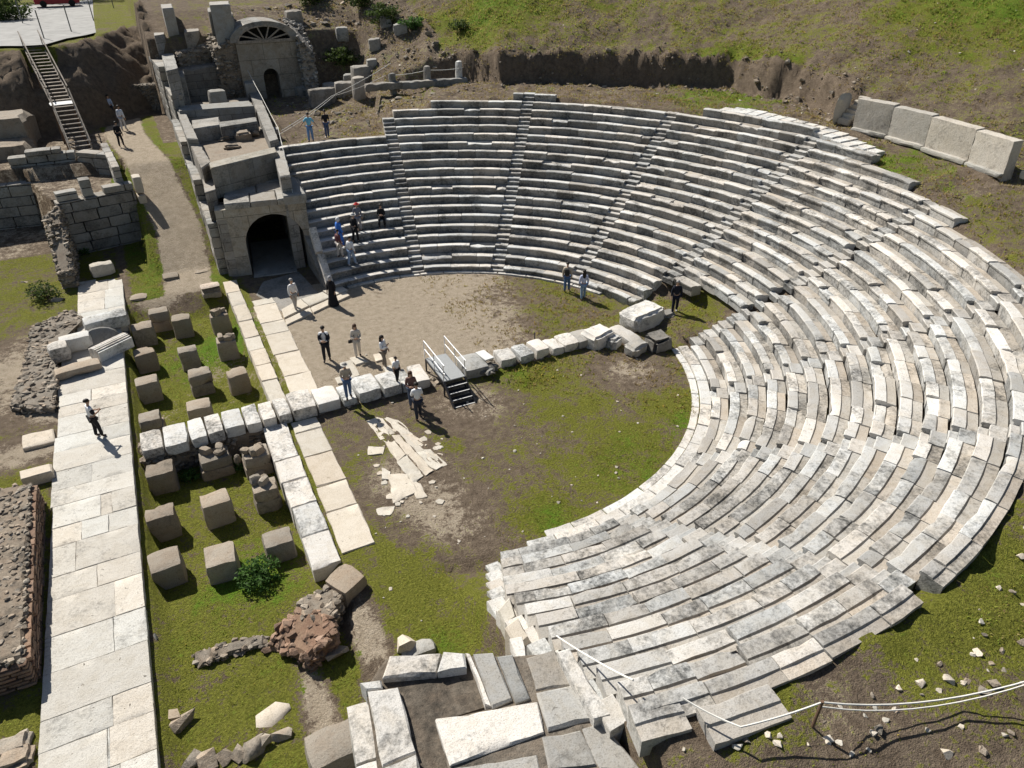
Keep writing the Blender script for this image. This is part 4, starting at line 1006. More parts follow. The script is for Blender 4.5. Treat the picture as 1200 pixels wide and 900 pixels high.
gq(xa, dx0, zb_, sp_); gq(dx1, xb, zb_, sp_); 
nn = 8
for k in range(nn):
    t0, t1 = math.pi * k / nn, math.pi * (k + 1) / nn; cxm = (dx0 + dx1) / 2; r_ = dw / 2
    xk0, xk1 = cxm - r_ * math.cos(t0), cxm - r_ * math.cos(t1); z0_, z1_ = dzt - r_ + r_ * math.sin(t0), dzt - r_ + r_ * math.sin(t1)
    mb.add([(xk0, YG, z0_), (xk1, YG, z1_), (xk1, YG, sp_), (xk0, YG, sp_), (xk0, YG + .8, z0_), (xk1, YG + .8, z1_)], [(0, 1, 2, 3), (0, 4, 5, 1)], (1, 1, 1, 0))
attach(mb.build('front_wall', M['render']), gb)
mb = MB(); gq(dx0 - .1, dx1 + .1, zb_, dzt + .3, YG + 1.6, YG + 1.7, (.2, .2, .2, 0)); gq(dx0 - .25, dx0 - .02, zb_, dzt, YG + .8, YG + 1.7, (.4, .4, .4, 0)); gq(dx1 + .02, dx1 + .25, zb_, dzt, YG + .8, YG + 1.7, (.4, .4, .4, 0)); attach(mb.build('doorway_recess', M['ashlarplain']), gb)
mb = MB(); nn = 12
for k in range(nn):        # stone ring of the vault
    t0, t1 = math.pi * k / nn, math.pi * (k + 1) / nn
    for ri, ro in ((rg, rg + .55),):
        sc = (top - sp_) / (rg + .55)
        pt = lambda r, t: (cxg - r * math.cos(t), sp_ + r * math.sin(t) * sc)
        q = [pt(ri, t0), pt(ri, t1), pt(ro, t1), pt(ro, t0)]
        vs = [(x, YG - .1, z) for x, z in q] + [(x, YG + 3.2, z) for x, z in q]
        mb.add(vs, [(0, 1, 2, 3), (0, 4, 5, 1), (2, 6, 7, 3), (7, 6, 5, 4)], tv(.7, 1.05))
attach(mb.build('vault_ring', M['ashlarplain']), gb)
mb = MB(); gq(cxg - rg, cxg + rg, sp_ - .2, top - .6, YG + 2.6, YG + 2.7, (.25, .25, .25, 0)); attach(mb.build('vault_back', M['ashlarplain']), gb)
sc = (top - sp_) / (rg + .55)
mb = MB(); bar(mb, (cxg - rg, YG - .05, sp_ + .02), (cxg + rg, YG - .05, sp_ + .02), .18, .2); attach(mb.build('timber_beam', M['wood']), gb)
for k in range(1, 7):
    t0 = math.pi * k / 7; mb = MB(); bar(mb, (cxg - .25 * math.cos(t0), YG - .03, sp_ + .1), (cxg - rg * math.cos(t0), YG - .03, sp_ + rg * math.sin(t0) * sc), .1, .12, up=Vector((0, 1, 0))); attach(mb.build('timber_strut', M['wood']), gb)
mb = MB()
for k in range(12):
    t0, t1 = math.pi * k / 12, math.pi * (k + 1) / 12; r_ = rg - .06
    bar(mb, (cxg - r_ * math.cos(t0), YG - .06, sp_ + r_ * math.sin(t0) * sc), (cxg - r_ * math.cos(t1), YG - .06, sp_ + r_ * math.sin(t1) * sc), .1, .12, up=Vector((0, 1, 0)))
attach(mb.build('timber_arch', M['wood']), gb)
mb = MB(); rubble(mb, [(xb, YG - .6), (xb + 1.1, YG - .3), (xb + 1.3, YG + 4), (xb, YG + 4)], 4.4, [9.6, 8.4, 10.0, 10.5], .3, .15, .8); attach(mb.build('rubble_buttress', M['ashlarplain']), gb)
mb = MB(); rubble(mb, [(xa - 1.6, YG + .3), (xa, YG + .2), (xa, YG + 4), (xa - 1.6, YG + 4)], 4.6, [9.0, 9.6, 10.0, 9.6], .3, .15, .8); attach(mb.build('rubble_shoulder', M['rubble']), gb)

# loose ruin blocks on the debris slope right of the gatehouse
RB = [(370, 60, 9.2, (2.6, .9, 1.6), 'long two course ruined wall piece below the bushes'), (412, 28, 10.6, (1.2, 1.0, 1.9), 'tall upright stone block under the dark bushes'), (398, 38, 9.8, (2.2, 1, 1.2), 'grey wall block beside the tall upright stone'),
      (421, 50, 8.8, (2.2, 1.3, 1.6), 'large dark cubic ruin block on the debris slope'), (404, 65, 7.6, (1.3, 1.0, 1.1), 'smaller dark block left of the large cubic one'), (368, 66, 7.8, (1.4, 1, .9), 'dark low block right of the gatehouse wall'),
      (383, 84, 6.9, (1.3, 1.0, 1.0), 'leaning grey block at the foot of the debris slope'), (390, 102, 6.5, (1.3, 1.2, .7), 'flat grey slab half buried beside the rope'), (452, 30, 9.6, (1.2, .8, .9), 'dark overhanging stone on the upper debris slope')]
for x, y, z, s, lab in RB:
    c = P(x, y, z)
    for _ in range(30): c = P(x, y, .6 * c.z + .4 * (gz(c.x, c.y) + s[2] * .5))
    g_ = gz(c.x, c.y)
    blockthing('ruin_block', 'ashlarplain', (c.x, c.y, g_ - .25), (s[0] * .8, s[1] * .9, s[2] * .8 + .25), random.uniform(-.25, .1), lab, 'stone block', .05, cham=.05)
more = [(440, 52, (1.0, .8, .8), 'squared grey stone on the upper debris slope right of the cubic block'), (352, 96, (1.2, .9, .8), 'grey block at the right foot of the gatehouse'), (378, 48, (1.6, .9, 1.0), 'long grey wall stone below the bush row'),
        (436, 74, (.9, .7, .6), 'small pale block on the debris slope above the rope'), (470, 40, (1.1, .8, .7), 'stone on the slope left of the green cushion plant'), (410, 92, (1.0, .8, .6), 'tilted stone above the flat half buried slab'), (345, 20, (1.4, .9, .9), 'grey stone on the ground behind the gatehouse vault')]
for x, y, s_, lab in more:
    c = P(x, y, 8)
    for _ in range(30): c = P(x, y, .6 * c.z + .4 * (gz(c.x, c.y) + s_[2] * .4))
    blockthing('ruin_block', 'ashlarplain', (c.x, c.y, gz(c.x, c.y) - .2), (s_[0], s_[1], s_[2] + .2), random.uniform(-.4, .3), lab, 'stone block', .06, cham=.05, tilt=(random.uniform(-.12, .12), random.uniform(-.12, .12)))
mb = MB(14); k = 0
while k < 520:
    X_, Y_ = random.uniform(1.0, 13), random.uniform(23.5, 46)
    if nz((X_, Y_, 4), .45) < -.05: continue
    q = random.uniform(.05, .16) * (2.2 if random.random() < .12 else 1); rock(mb, (X_, Y_, gz(X_, Y_) + q * .15), (q, q * .8, q * .6), tv(.6, 1.3)); k += 1
tag(mb.build('stone_debris', M['rubble']), 'loose stone debris strewn over the slope right of the gatehouse', 'debris', None, 'stuff')
mb = MB(14)
for _ in range(420):
    A_ = RAD(random.uniform(8, 74)); aa = math.degrees(A_); Rb_ = float(np.interp(aa, [0, 13, 29, 46, 60, 66, 75], [27.4, 28.9, 31.6, 30.3, 29.6, 32.0, 32.4])); R_ = Rb_ + random.gauss(-.2, .7)
    q = random.uniform(.04, .13) * (2 if random.random() < .1 else 1); X_, Y_ = R_ * math.cos(A_), R_ * math.sin(A_); rock(mb, (X_, Y_, gz(X_, Y_) + q * .1), (q, q * .8, q * .6), tv(.5, 1.2))
tag(mb.build('bank_rubble', M['rubble']), 'stones and clods sticking out of the cut earth bank behind the seats', 'debris', None, 'stuff')
# upright posts with base course at the back of the top rows
for (x, y, yt, lab) in ((460, 97, 70, 'pointed stone post at the left end of the bank behind the seating'), (501, 94, 68, 'grey stone post in the middle of the three on the bank'), (538, 92, 64, 'pale stone post at the right end of the three on the bank')):
    c = P(x, y, 7.2); blockthing('stone_post', 'ashlarplain' if x < 530 else 'marble', (c.x, c.y, gz(c.x, c.y) - .2), (.5, .45, 1.75), .3, lab, 'stone post', .04, 'stone posts on the bank behind the seating', cham=.05)
mb = MB()
for k in range(6):
    c = P(440 + k * 19, 101 - k * 1.2, 7.1); rbox(mb, (c.x, c.y, c.z - .05), (1.6, .7, .55), -.2, .06, tv(.7, .95))
tag(mb.build('stone_footing', M['ashlarplain']), 'row of flat grey footing blocks under the three upright posts', 'wall')
mb = MB(); c0, c1, c2 = P(460, 88, 7.6), P(501, 82, 7.9), P(538, 80, 8.0); tube(mb, sag(c0, c1, .08) + sag(c1, c2, .06)[1:], .022); tag(mb.build('barrier_rope', M['rope']), 'thin rope strung between the three stone posts on the bank', 'rope')

# ------------------------------------------------------------------ left retaining walls
rw = thing('ashlar_wall', 'tall shaded ashlar retaining wall facing the white walkway end', 'wall', (-13, 22.6, 0))
pa, pb = P(57, 306, .1), P(168, 292, .1)
pc = Vector((-10.9, 22.3, 0))
mb = MB(); courses(mb, (-15.1, 21.6), (-11.0, 22.5), -.1, 3.6, .9, .6, .7, 1.0); attach(mb.build('main_face', M['ashlarplain']), rw)
mb = MB(); courses(mb, (-15.0, 21.75), (-13.9, 22.0), 3.6, 4.1, .7, .3); courses(mb, (-13.7, 22.1), (-13.1, 22.2), 3.6, 4.6, .7, .5); courses(mb, (-12.6, 22.2), (-11.0, 22.5), 3.6, 4.0, .7, .4); attach(mb.build('top_course', M['ashlarplain']), rw)
mb = MB()
for k in range(4): rbox(mb, (-10.75, 22.5 + .2 * k, .6 + k * 1.05), (.5, .9, 1.0), .1, .02, tv(.9, 1.1))
attach(mb.build('end_pier', M['whiteslab']), rw)
mb = MB(); rubble(mb, [(-15.6, 17.5), (-15.0, 17.4), (-14.95, 21.7), (-15.9, 21.7)], -.1, [1.0, 1.2, 3.5, 3.0], .22, .12, 1.0); attach(mb.build('rubble_return', M['rubble']), rw)
uw = thing('terrace_wall', 'upper shaded wall of large grey blocks below the timber stair', 'wall', (-15, 25, 2))
mb = MB(); courses(mb, (-22.5, 27.7), (-16.2, 27.1), 0.3, 3.5, .8, .62, .85, 1.15); courses(mb, (-17.6, 28.3), (-13.9, 28.3), 3.2, 4.8, .8, .62, .8, 1.1); courses(mb, (-13.9, 28.2), (-12.2, 26.7), 3.2, 4.8, .8, .62, .8, 1.1); attach(mb.build('main_face', M['ashlarplain']), uw)
mb = MB(); courses(mb, (-16.6, 28.2), (-14.6, 28.2), 4.8, 5.1, .9, .3); attach(mb.build('coping', M['ashlarplain']), uw)
mb = MB(); courses(mb, (-12.4, 29.5), (-11.9, 23.0), 3.4, 4.9, .45, .4, .9, 1.2); tag(mb.build('low_wall', M['ashlarplain']), 'low pale stone wall beside the sandy path', 'wall')
mb = MB(); a, b = P(142, 130, 4.4), P(205, 126, 4.6); rubble(mb, [(a.x, a.y), (b.x, b.y), (b.x, b.y + .9), (a.x, a.y + .9)], 3.8, 6.3, .2, .06, 1.0, .5, .9); tag(mb.build('rubble_wall', M['rubble']), 'stretch of layered rubble wall in the shade at the foot of the cliff', 'wall')
for k, (ya, z, lab) in enumerate(((30.2, 5.0, 'lower brown earth terrace step left of the timber stair'), (32.6, 6.2, 'upper brown earth terrace step left of the timber stair'))):
    mb = MB(); prism(mb, [(-26, ya), (-16.6, ya + .4), (-16.3, ya + 3.5), (-26, ya + 3.5)], 3, z, .25, .3, tv(.9, 1.1), .6); tag(mb.build('earth_bank', M['rubble'], origin=(-19, ya, 4)), lab, 'earth bank')

# rubble ruins along the left of the walkway
mb = MB(); rubble(mb, px([(14, 478), (62, 480), (68, 440), (60, 400), (98, 378), (85, 365), (40, 385), (30, 430)], .3), -.4, .45, .2, .1, .9)
tag(mb.build('rubble_ruin', M['rubble'], origin=tuple(P(40, 440, 0))), 'long brown rubble ruin beside the footpath left of the carved stones', 'ruin')
mb = MB(); q = [(-17.6, -1.2), (-15.95, -1.6), (-15.75, -9.3), (-18.2, -9.0)]; rubble(mb, q, -1.0, 1.1, .13, .08, .8, .6, 1.2); rr_ = thing('rubble_ruin', 'massive rubble core faced with thin brick courses at the left edge', 'ruin', (-17, -5, 0)); attach(mb.build('rubble_core', M['rubble']), rr_); mb = MB(); courses(mb, (-15.62, -9.25), (-15.82, -1.5), -1.0, 1.0, -.3, .14, .55, 1.2, (.3, .65)); courses(mb, (-18.2, -9.35), (-15.65, -9.45), -1.0, 1.0, .3, .14, .55, 1.2, (.3, .65)); attach(mb.build('brick_facing', M['brick']), rr_)
mb = MB(); prism(mb, px([(25, 510), (62, 502), (64, 516), (26, 526)], .24), -.2, .24, .04, .03, tv(1.0, 1.1)); tag(mb.build('stone_slab', M['whiteslab'], origin=tuple(P(45, 513, 0))), 'pale flat slab in the footpath below the brown rubble ruin', 'stone slab')
mb = MB(); prism(mb, px([(22, 552), (60, 542), (61, 552), (24, 562)], .5), -.2, .5, .04, .03, tv(1.0, 1.1)); tag(mb.build('stone_slab', M['whiteslab'], origin=tuple(P(40, 550, 0))), 'pale slab at the far edge of the massive rubble core', 'stone slab')
mb = MB(); prism(mb, px([(-20, 782), (44, 770), (46, 798), (-20, 812)], .1), -.6, .1, .04, .04, tv(1.0, 1.1)); tag(mb.build('stone_slab', M['greyslab'], origin=tuple(P(20, 790, 0))), 'shaded grey slab below the brick side of the rubble core', 'stone slab')
mb = MB(); prism(mb, px([(-20, 850), (44, 835), (45, 860), (-20, 880)], 0), -.6, 0, .04, .04, tv(1.2, 1.3)); tag(mb.build('stone_slab', M['greyslab'], origin=tuple(P(20, 855, 0))), 'sunlit pale slab at the lower left edge beside the walkway', 'stone slab')
for (x, y, r, lab) in ((8, 880, (.6, .4, .3), 'pinkish stone at the lower left corner'), (20, 892, (.45, .35, .3), 'smaller pinkish stone at the lower left corner'), (32, 334, (.35, .3, .25), 'dark stone with pale lower side in the left grass'), (68, 352, (.35, .25, .2), 'whitish stone beside the dry shrub')):
    boulder(P(x, y, .1), r, 'rubble', lab, None, tv(1.2, 1.5))
for k, (x, y, r) in enumerate(((199, 842, (.25, .5, .35)), (213, 848, (.3, .55, .35)), (222, 892, (.4, .4, .3)), (243, 893, (.35, .4, .3)), (262, 888, (.3, .3, .25)), (280, 885, (.3, .25, .2)), (297, 878, (.5, .4, .3)), (308, 870, (.3, .3, .25)), (330, 862, (.35, .25, .2)), (395, 766, (.45, .35, .25)))):
    lab = ['upright brown stone at the walkway foot, left of a pair', 'upright brown stone at the walkway foot, right of a pair', 'pointed stone at the left end of the bottom stone row', 'second stone from the left in the bottom stone row', 'third stone from the left in the bottom stone row', 'small stone in the middle of the bottom stone row', 'large flat topped stone in the bottom stone row', 'small stone behind the large flat one in the bottom row', 'small stone at the right end of the bottom stone row', 'flat brown stone below the end of the reddish wall'][k]
    boulder(P(x, y, -.35), tuple(q * .78 for q in r), 'rubble', lab, None, tv(1.0, 1.3), .3, .5, name='loose_stone')
boulder(P(320, 838, -.4), (.45, .35, .1), 'whiteslab', 'pale flat stone showing through the near left grass', None, None, .25, .2, name='flat_stone')
boulder(P(188, 770, -.6), (.25, .6, .6), 'greyslab', 'grey stone leaning on the side of the walkway', .1, name='leaning_stone')

# ------------------------------------------------------------------ timber stair and road
ts = thing('timber_stair', 'long weathered timber stair climbing the earth cliff at the top left', 'stairs', P(80, 150, 5))
T0, T1, T2, T3 = P(38, 53, 9.5), P(72, 119, 6.7), P(73, 126, 6.7), P(99, 184, 4.1)
T2 = T1 + Vector((.1, -1.1, 0)); 
sd = Vector((1, .12, 0)).normalized(); hw = .62
def flight(a, b, n):
    for k in range(n):
        c = a.lerp(b, (k + .5) / n); mb = MB(); bar(mb, c - sd * hw, c + sd * hw, .27, .05, tv(.9, 1.1)); attach(mb.build('step', M['wood']), ts)
    for s in (-1, 1):
        mb = MB(); bar(mb, a + sd * hw * s - Vector((0, 0, .1)), b + sd * hw * s - Vector((0, 0, .1)), .07, .26); attach(mb.build('stringer', M['wood']), ts)
        mb = MB(); up = Vector((0, 0, .95)); bar(mb, a + sd * hw * s + up, b + sd * hw * s + up, .07, .07)
        for k in range(4):
            c = a.lerp(b, (k + .2) / 3.5) + sd * hw * s; bar(mb, c, c + up, .06, .06)
        attach(mb.build('handrail', M['wood']), ts)
flight(T0, T1, 17); flight(T2, T3, 12)
mb = MB(); c = (T1 + T2) / 2; rbox(mb, c, (1.5, 1.2, .08), .12, .0); attach(mb.build('landing', M['nosing']), ts)
for s in (-1, 1):
    for c in (T1, T2, T2.lerp(T3, .5), T0.lerp(T1, .5)): mb = MB(); p_ = c + sd * hw * s; bar(mb, p_, (p_.x, p_.y, min(gz(p_.x, p_.y), p_.z - .5) - .2), .12, .12); attach(mb.build('support_post', M['postwood']), ts)
# road on the plateau
mb = MB(); yt_ = lambda x: float(np.interp(x, [-40, -17.4, -15, -11.9, -10.4, -8.3, -6], [42, 41.2, 40, 43.6, 46.5, 50, 51]))
xs_ = list(np.linspace(-40, -9.2, 24)); vs = []; fs = []
for k, x in enumerate(xs_):
    ys0 = yt_(x) + (2.2 if x > -14.5 else .6)
    for q in range(9):
        y = ys0 + q * 4.5; vs.append((x, y, gz(x, y) + .03))
for k in range(len(xs_) - 1):
    for q in range(8): fs.append((k * 9 + q, (k + 1) * 9 + q, (k + 1) * 9 + q + 1, k * 9 + q + 1))
# keep the sheet clear of the uneven plateau below it
vs = [(x, y, 9.56) for x, y, z in vs]
mb.add(vs, fs); structure(mb.build('road', M['road'], smooth=True))
for k, (x, y, lab) in enumerate(((27, 28, 'fence post left of the others by the road'), (52, 46, 'thin metal fence post nearest to the timber stair'), (84, 38, 'thin metal fence post second from the timber stair'), (110, 25, 'thin metal fence post third from the timber stair'), (134, 12, 'thin metal fence post farthest from the timber stair'))):
    c = P(x, y, 9.5); mb = MB(); tube(mb, [c - Vector((0, 0, .3)), c + Vector((0, 0, 2.0))], .045); tag(mb.build('fence_post', M['metalgrey'], origin=tuple(c)), lab, 'fence post', 'fence posts along the cliff edge')
def car(c, rz):
    t = thing('parked_car', 'dark red car parked in the shade at the top edge', 'car', c, rz=rz)
    mb = MB(); prof = [(-2.1, .3), (-2.15, .7), (-1.9, .92), (-1.1, .98), (-.6, 1.42), (.9, 1.45), (1.6, 1.0), (2.1, .9), (2.15, .45), (2.05, .28)]; n = len(prof)
    vs = [(x, y * (.86 if z > 1.2 else 1), z) for y in (-.85, .85) for x, z in prof]
    mb.add(vs, [tuple(range(n)), tuple(range(2 * n - 1, n - 1, -1))] + [(i, n + i, n + (i + 1) % n, (i + 1) % n) for i in range(n)]); mb.build('body', M['redpaint'], t)
    for s in (-1, 1):
        mb = MB(); y = s * .80; mb.add([(-.95, s * .855, 1.0), (1.4, s * .855, 1.02), (.85, s * .76, 1.38), (-.55, s * .76, 1.36)], [(0, 1, 2, 3)]); mb.build('side_window', M['glass'], t)
        for x in (-1.35, 1.35): mb = MB(); tube(mb, [(x, s * .7, .32), (x, s * .9, .32)], .32, 14); mb.build('wheel', M['tyre'], t)
    mb = MB(); mb.add([(-1.12, -.75, 1.0), (-1.12, .75, 1.0), (-.64, .68, 1.4), (-.64, -.68, 1.4)], [(0, 1, 2, 3)]); mb.build('windscreen', M['glass'], t)
c = P(68, 7, 9.6); car((c.x, c.y, 9.57), .1)

# ------------------------------------------------------------------ vegetation
def leaves(mb, c, r, n, size, shape=1.0):
    c = Vector(c); sd = Vector((random.uniform(0, 50),) * 3)
    k = 0
    while k < n:
        d = Vector((random.gauss(0, 1), random.gauss(0, 1), random.gauss(0, 1))).normalized(); rr = random.random() ** .4
        q = d * rr
        if noise.noise(d * 2.2 + sd) * .9 + .75 < rr: k += .3; continue
        p = c + Vector((q.x * r[0], q.y * r[1], q.z * r[2])); s = size * random.uniform(.6, 1.4)
        a = Vector((random.gauss(0, 1), random.gauss(0, 1), random.gauss(0, .7))).normalized(); b = a.cross(Vector((random.gauss(0, 1), random.gauss(0, 1), random.gauss(0, 1)))).normalized()
        mb.add([p - a * s, p + b * s * .5, p + a * s, p - b * s * .5], [(0, 1, 2, 3)], (random.uniform(.6, 1.35),) * 3 + (0,)); k += 1
def shrub(c, r, n, size, mat, label, name='shrub', cat='shrub', group=None):
    t = thing(name, label, cat, c, group)
    mb = MB(); leaves(mb, (0, 0, r[2] * .75), r, n, size); mb.build('foliage', M[mat], t)
    mb = MB()
    for _ in range(6): tube(mb, [(0, 0, -.1), (random.uniform(-.5, .5) * r[0], random.uniform(-.5, .5) * r[1], r[2] * .9)], [.03, .01], 5)
    mb.build('stems', M['bark'], t)
def tree(c, h, r, label):
    t = thing('shade_tree', label, 'tree', c)
    mb = MB(); tube(mb, [(0, 0, -.3), (.1, 0, h * .3), (0, .1, h * .7)], [.25, .18, .08], 9)
    for _ in range(7):
        a = random.uniform(0, 6.28); tube(mb, [(0, 0, h * random.uniform(.25, .5)), (math.cos(a) * r * .7, math.sin(a) * r * .7, h * random.uniform(.55, .9))], [.08, .02], 6)
    mb.build('trunk', M['bark'], t)
    mb = MB()
    for _ in range(14):
        a = random.uniform(0, 6.28); q = random.uniform(.1, .75) * r; leaves(mb, (math.cos(a) * q, math.sin(a) * q, h * random.uniform(.5, .95)), (r * .4, r * .4, h * .14), 380, .14)
    mb.build('crown', M['leaf'], t)
def at(x, y, z): c = P(x, y, z); return (c.x, c.y, gz(c.x, c.y))
shrub(at(53, 348, .2), (.9, 1.1, .5), 900, .07, 'leaf', 'dry tangled shrub in the grass below the rubble return wall')
shrub(at(306, 682, -.6), (.75, .75, .45), 1500, .06, 'weed', 'leafy green weed growing in front of the grey topped pillar', 'weed', 'plant')
shrub(at(222, 556, -.7), (.5, .4, .25), 600, .05, 'weed', 'low weed between two pillars before the block wall', 'weed', 'plant')
shrub(at(283, 545, -.7), (.4, .3, .25), 400, .05, 'weed', 'small weed beside the upright pinkish stone', 'weed', 'plant')
shrub(at(136, 198, 4.1), (.35, .5, .6), 600, .07, 'leaf', 'green shrub growing between the walls below the timber stair')
shrub(at(100, 301, .3), (.5, .3, .3), 300, .06, 'weed', 'small plant at the foot of the ashlar wall', 'weed', 'plant')
shrub(at(486, 62, 8), (1.3, .9, .5), 1500, .09, 'weed', 'bright green tuft of tall grass above the three stone posts', 'grass_tuft', 'grass')
shrub(at(540, 38, 9.8), (1.0, .7, .5), 900, .08, 'leaf', 'low round green cushion plant on the hillside', 'shrub', 'shrub')
for x, y, lab in ((395, 14, 'dark green bush left of the thin pole on the upper terrace'), (425, 8, 'dark green bush in the middle of the upper terrace row'), (450, 12, 'dark green bush at the right of the upper terrace row'), (365, 6, 'dark green bush behind the gatehouse'), (636, 2, 'single dark bush at the top edge of the hillside')):
    c = P(x, y, 11.0); shrub((c.x, c.y, gz(c.x, c.y)), (1.7, 1.3, .9), 2200, .10, 'leaf', lab)
c = P(6, 24, 9.5); shrub((c.x, c.y, 9.4), (2.6, 1.8, 1.5), 4200, .12, 'leaf', 'dark leafy bush at the top left corner beside the road'); c = P(105, -3, 9.5); tree((c.x, c.y, 9.4), 9.0, 5.0, 'tree shading the far end of the road at the top left')
c = P(45, 2, 9.5); tree((c.x, c.y + 2, 9.4), 9.0, 5.5, 'taller dark tree behind the corner tree by the road')

def grass_mesh(name, count, region, hmin, hmax, label, wide=1.0, dry_all=False):
    rng = np.random.RandomState(hash(name) % 1000 if False else len(name) * 7)
    xs, ys = region(rng, count)
    cov = cover(xs, ys); R = np.hypot(xs, ys); az = np.degrees(np.arctan2(ys, xs)); n = np.interp(az, _na[:, 0], _na[:, 1])
    seat = (R > R0 - .4) & (R < R0 + DR * n + .15) & (xs > -4.5) & ~((az < 8) & (az > -12) & (R < 13.8))
    stone = ((xs < -12.6) & (xs > -15.8)) | ((xs > -8.4) & (xs < -5.5) & (ys > -9) & (ys < 15)) | ((np.abs(ys - .2) < .75) & (xs > -13) & (xs < 11)) | ((xs > -8.6) & (xs < -3.2) & (ys < -12.8))
    stone |= (xs > -7.4) & (xs < -2.3) & (ys > 14.5) & (ys < 38)
    dens = np.clip((cov[:, 0] - .34) * 2.2, 0, 1) * (vnoise(xs, ys, 1.6, 9) * 1.6 + vnoise(xs, ys, .6, 10) * 1.3 + .45 + (cov[:, 0] - .5))
    if dry_all: dens = .5 + vnoise(xs, ys, 1.3, 12) * 1.4
    keep = (rng.rand(len(xs)) < dens) & ~seat & ~stone & (R < 48)
    xs, ys, cov = xs[keep], ys[keep], cov[keep]; N = len(xs); z = ground(xs, ys)
    B = 4; tot = N * B
    X = np.repeat(xs, B) + rng.normal(0, .05, tot); Y = np.repeat(ys, B) + rng.normal(0, .05, tot); Z = np.repeat(z, B) - .01
    hgt = rng.uniform(hmin, hmax, tot) * (.6 + .9 * np.repeat(cov[:, 2], B)); a = rng.uniform(0, 6.28, tot); sc_ = np.where(np.repeat(np.degrees(np.arctan2(ys, xs)), B) > -45, wide, 1.0); w = rng.uniform(.010, .022, tot) * sc_; hgt = hgt * np.where(sc_ < wide, .45, 1.0); la = rng.uniform(0, 6.28, tot)
    lean = rng.uniform(.2, 1.0, tot) * hgt
    V = np.empty((tot, 3, 3)); V[:, 0] = np.stack([X - np.cos(a) * w, Y - np.sin(a) * w, Z], 1); V[:, 1] = np.stack([X + np.cos(a) * w, Y + np.sin(a) * w, Z], 1); V[:, 2] = np.stack([X + np.cos(la) * lean, Y + np.sin(la) * lean, Z + hgt], 1)
    me = bpy.data.meshes.new(name); me.vertices.add(tot * 3); me.vertices.foreach_set('co', V.ravel())
    me.loops.add(tot * 3); me.loops.foreach_set('vertex_index', np.arange(tot * 3, dtype=np.int32)); me.polygons.add(tot); me.polygons.foreach_set('loop_start', np.arange(0, tot * 3, 3, dtype=np.int32)); me.update(calc_edges=True)
    g = rng.uniform(.6, 1.35, tot); br = np.repeat(cov[:, 2], B); dry = (rng.rand(tot) < .3 - .25 * np.clip(br, 0, 1))
    col = np.stack([g * (1.15 - .45 * br) * np.where(dry, 1.7, 1), g * np.where(dry, 1.2, 1), g * np.where(dry, 1.6, 1), np.zeros(tot)], 1).astype(np.float32)
    if dry_all: col = np.stack([g * 1.35, g * .95, g * 2.4, np.zeros(tot)], 1).astype(np.float32)
    atr = me.attributes.new('tint', 'FLOAT_COLOR', 'FACE'); atr.data.foreach_set('color', col.ravel())
    me.materials.append(M['grass']); o = bpy.data.objects.new(name, me); COL.objects.link(o); tag(o, label, 'grass', None, 'stuff')
grass_mesh('short_grass', 90000, lambda r, n: (r.uniform(-19, 12, n), r.uniform(-15, 30, n)), .02, .075, 'short patchy green and yellow grass over the orchestra and stage cellar')
grass_mesh('hillside_grass', 110000, lambda r, n: (r.uniform(-3, 42, n), r.uniform(-26, 46, n)), .05, .16, 'patchy green grass on the slopes round the theatre', 2.0)
grass_mesh('dry_grass', 60000, lambda r, n: (r.uniform(2, 44, n), r.uniform(-26, 46, n)), .04, .16, 'dry straw coloured grass between the green patches on the slopes', 1.8, True)
# stones on the near bank
rng = random.Random(3)
k = 0
while k < 24:
    x, y = rng.uniform(780, 1195), rng.uniform(640, 895); c = P(x, y, 4.6); R = math.hypot(c.x, c.y); a = math.degrees(math.atan2(c.y, c.x))
    if R < R0 + DR * nrows(a) + .5: continue
    mb = MB(); s = rng.uniform(.04, .13); rock(mb, (0, 0, 0), (s, s * rng.uniform(.6, 1), s * .5), tv(.9, 1.2)); o = mb.build('loose_stone', M['whiteslab'] if rng.random() < .2 else M['rubble'])
    o.location = (c.x, c.y, gz(c.x, c.y) + s * .1); tag(o, 'small loose stone on the grassy earth outside the near seating', 'stone', 'loose stones on the near bank'); k += 1
mb = MB()
for _ in range(520):
    reg = random.random()
    if reg < .2: x, y, z = random.uniform(760, 1200), random.uniform(620, 900), 4.6
    elif reg < .6: x, y, z = random.uniform(330, 480), random.uniform(0, 150), 7
    elif reg < .8: x, y, z = random.uniform(640, 1200), random.uniform(70, 140), 7.8
    else: x, y, z = random.uniform(420, 820), random.uniform(400, 740), 0
    c = P(x, y, z); R = math.hypot(c.x, c.y); a = math.degrees(math.atan2(c.y, c.x))
    if c.x > -4.6 and R0 - .3 < R < R0 + DR * nrows(a) + .3: continue
    if c.x < -2.3 and c.y > 14: continue
    s = random.uniform(.02, .07) * (1.8 if reg < .8 and random.random() < .2 else 1); rock(mb, (c.x, c.y, gz(c.x, c.y) + s * .2), (s, s, s * .6), tv(.7, 1.2))
tag(mb.build('pebbles', M['whiteslab']), 'scattered pebbles and chips of stone on the bare soil', 'pebbles', None, 'stuff')

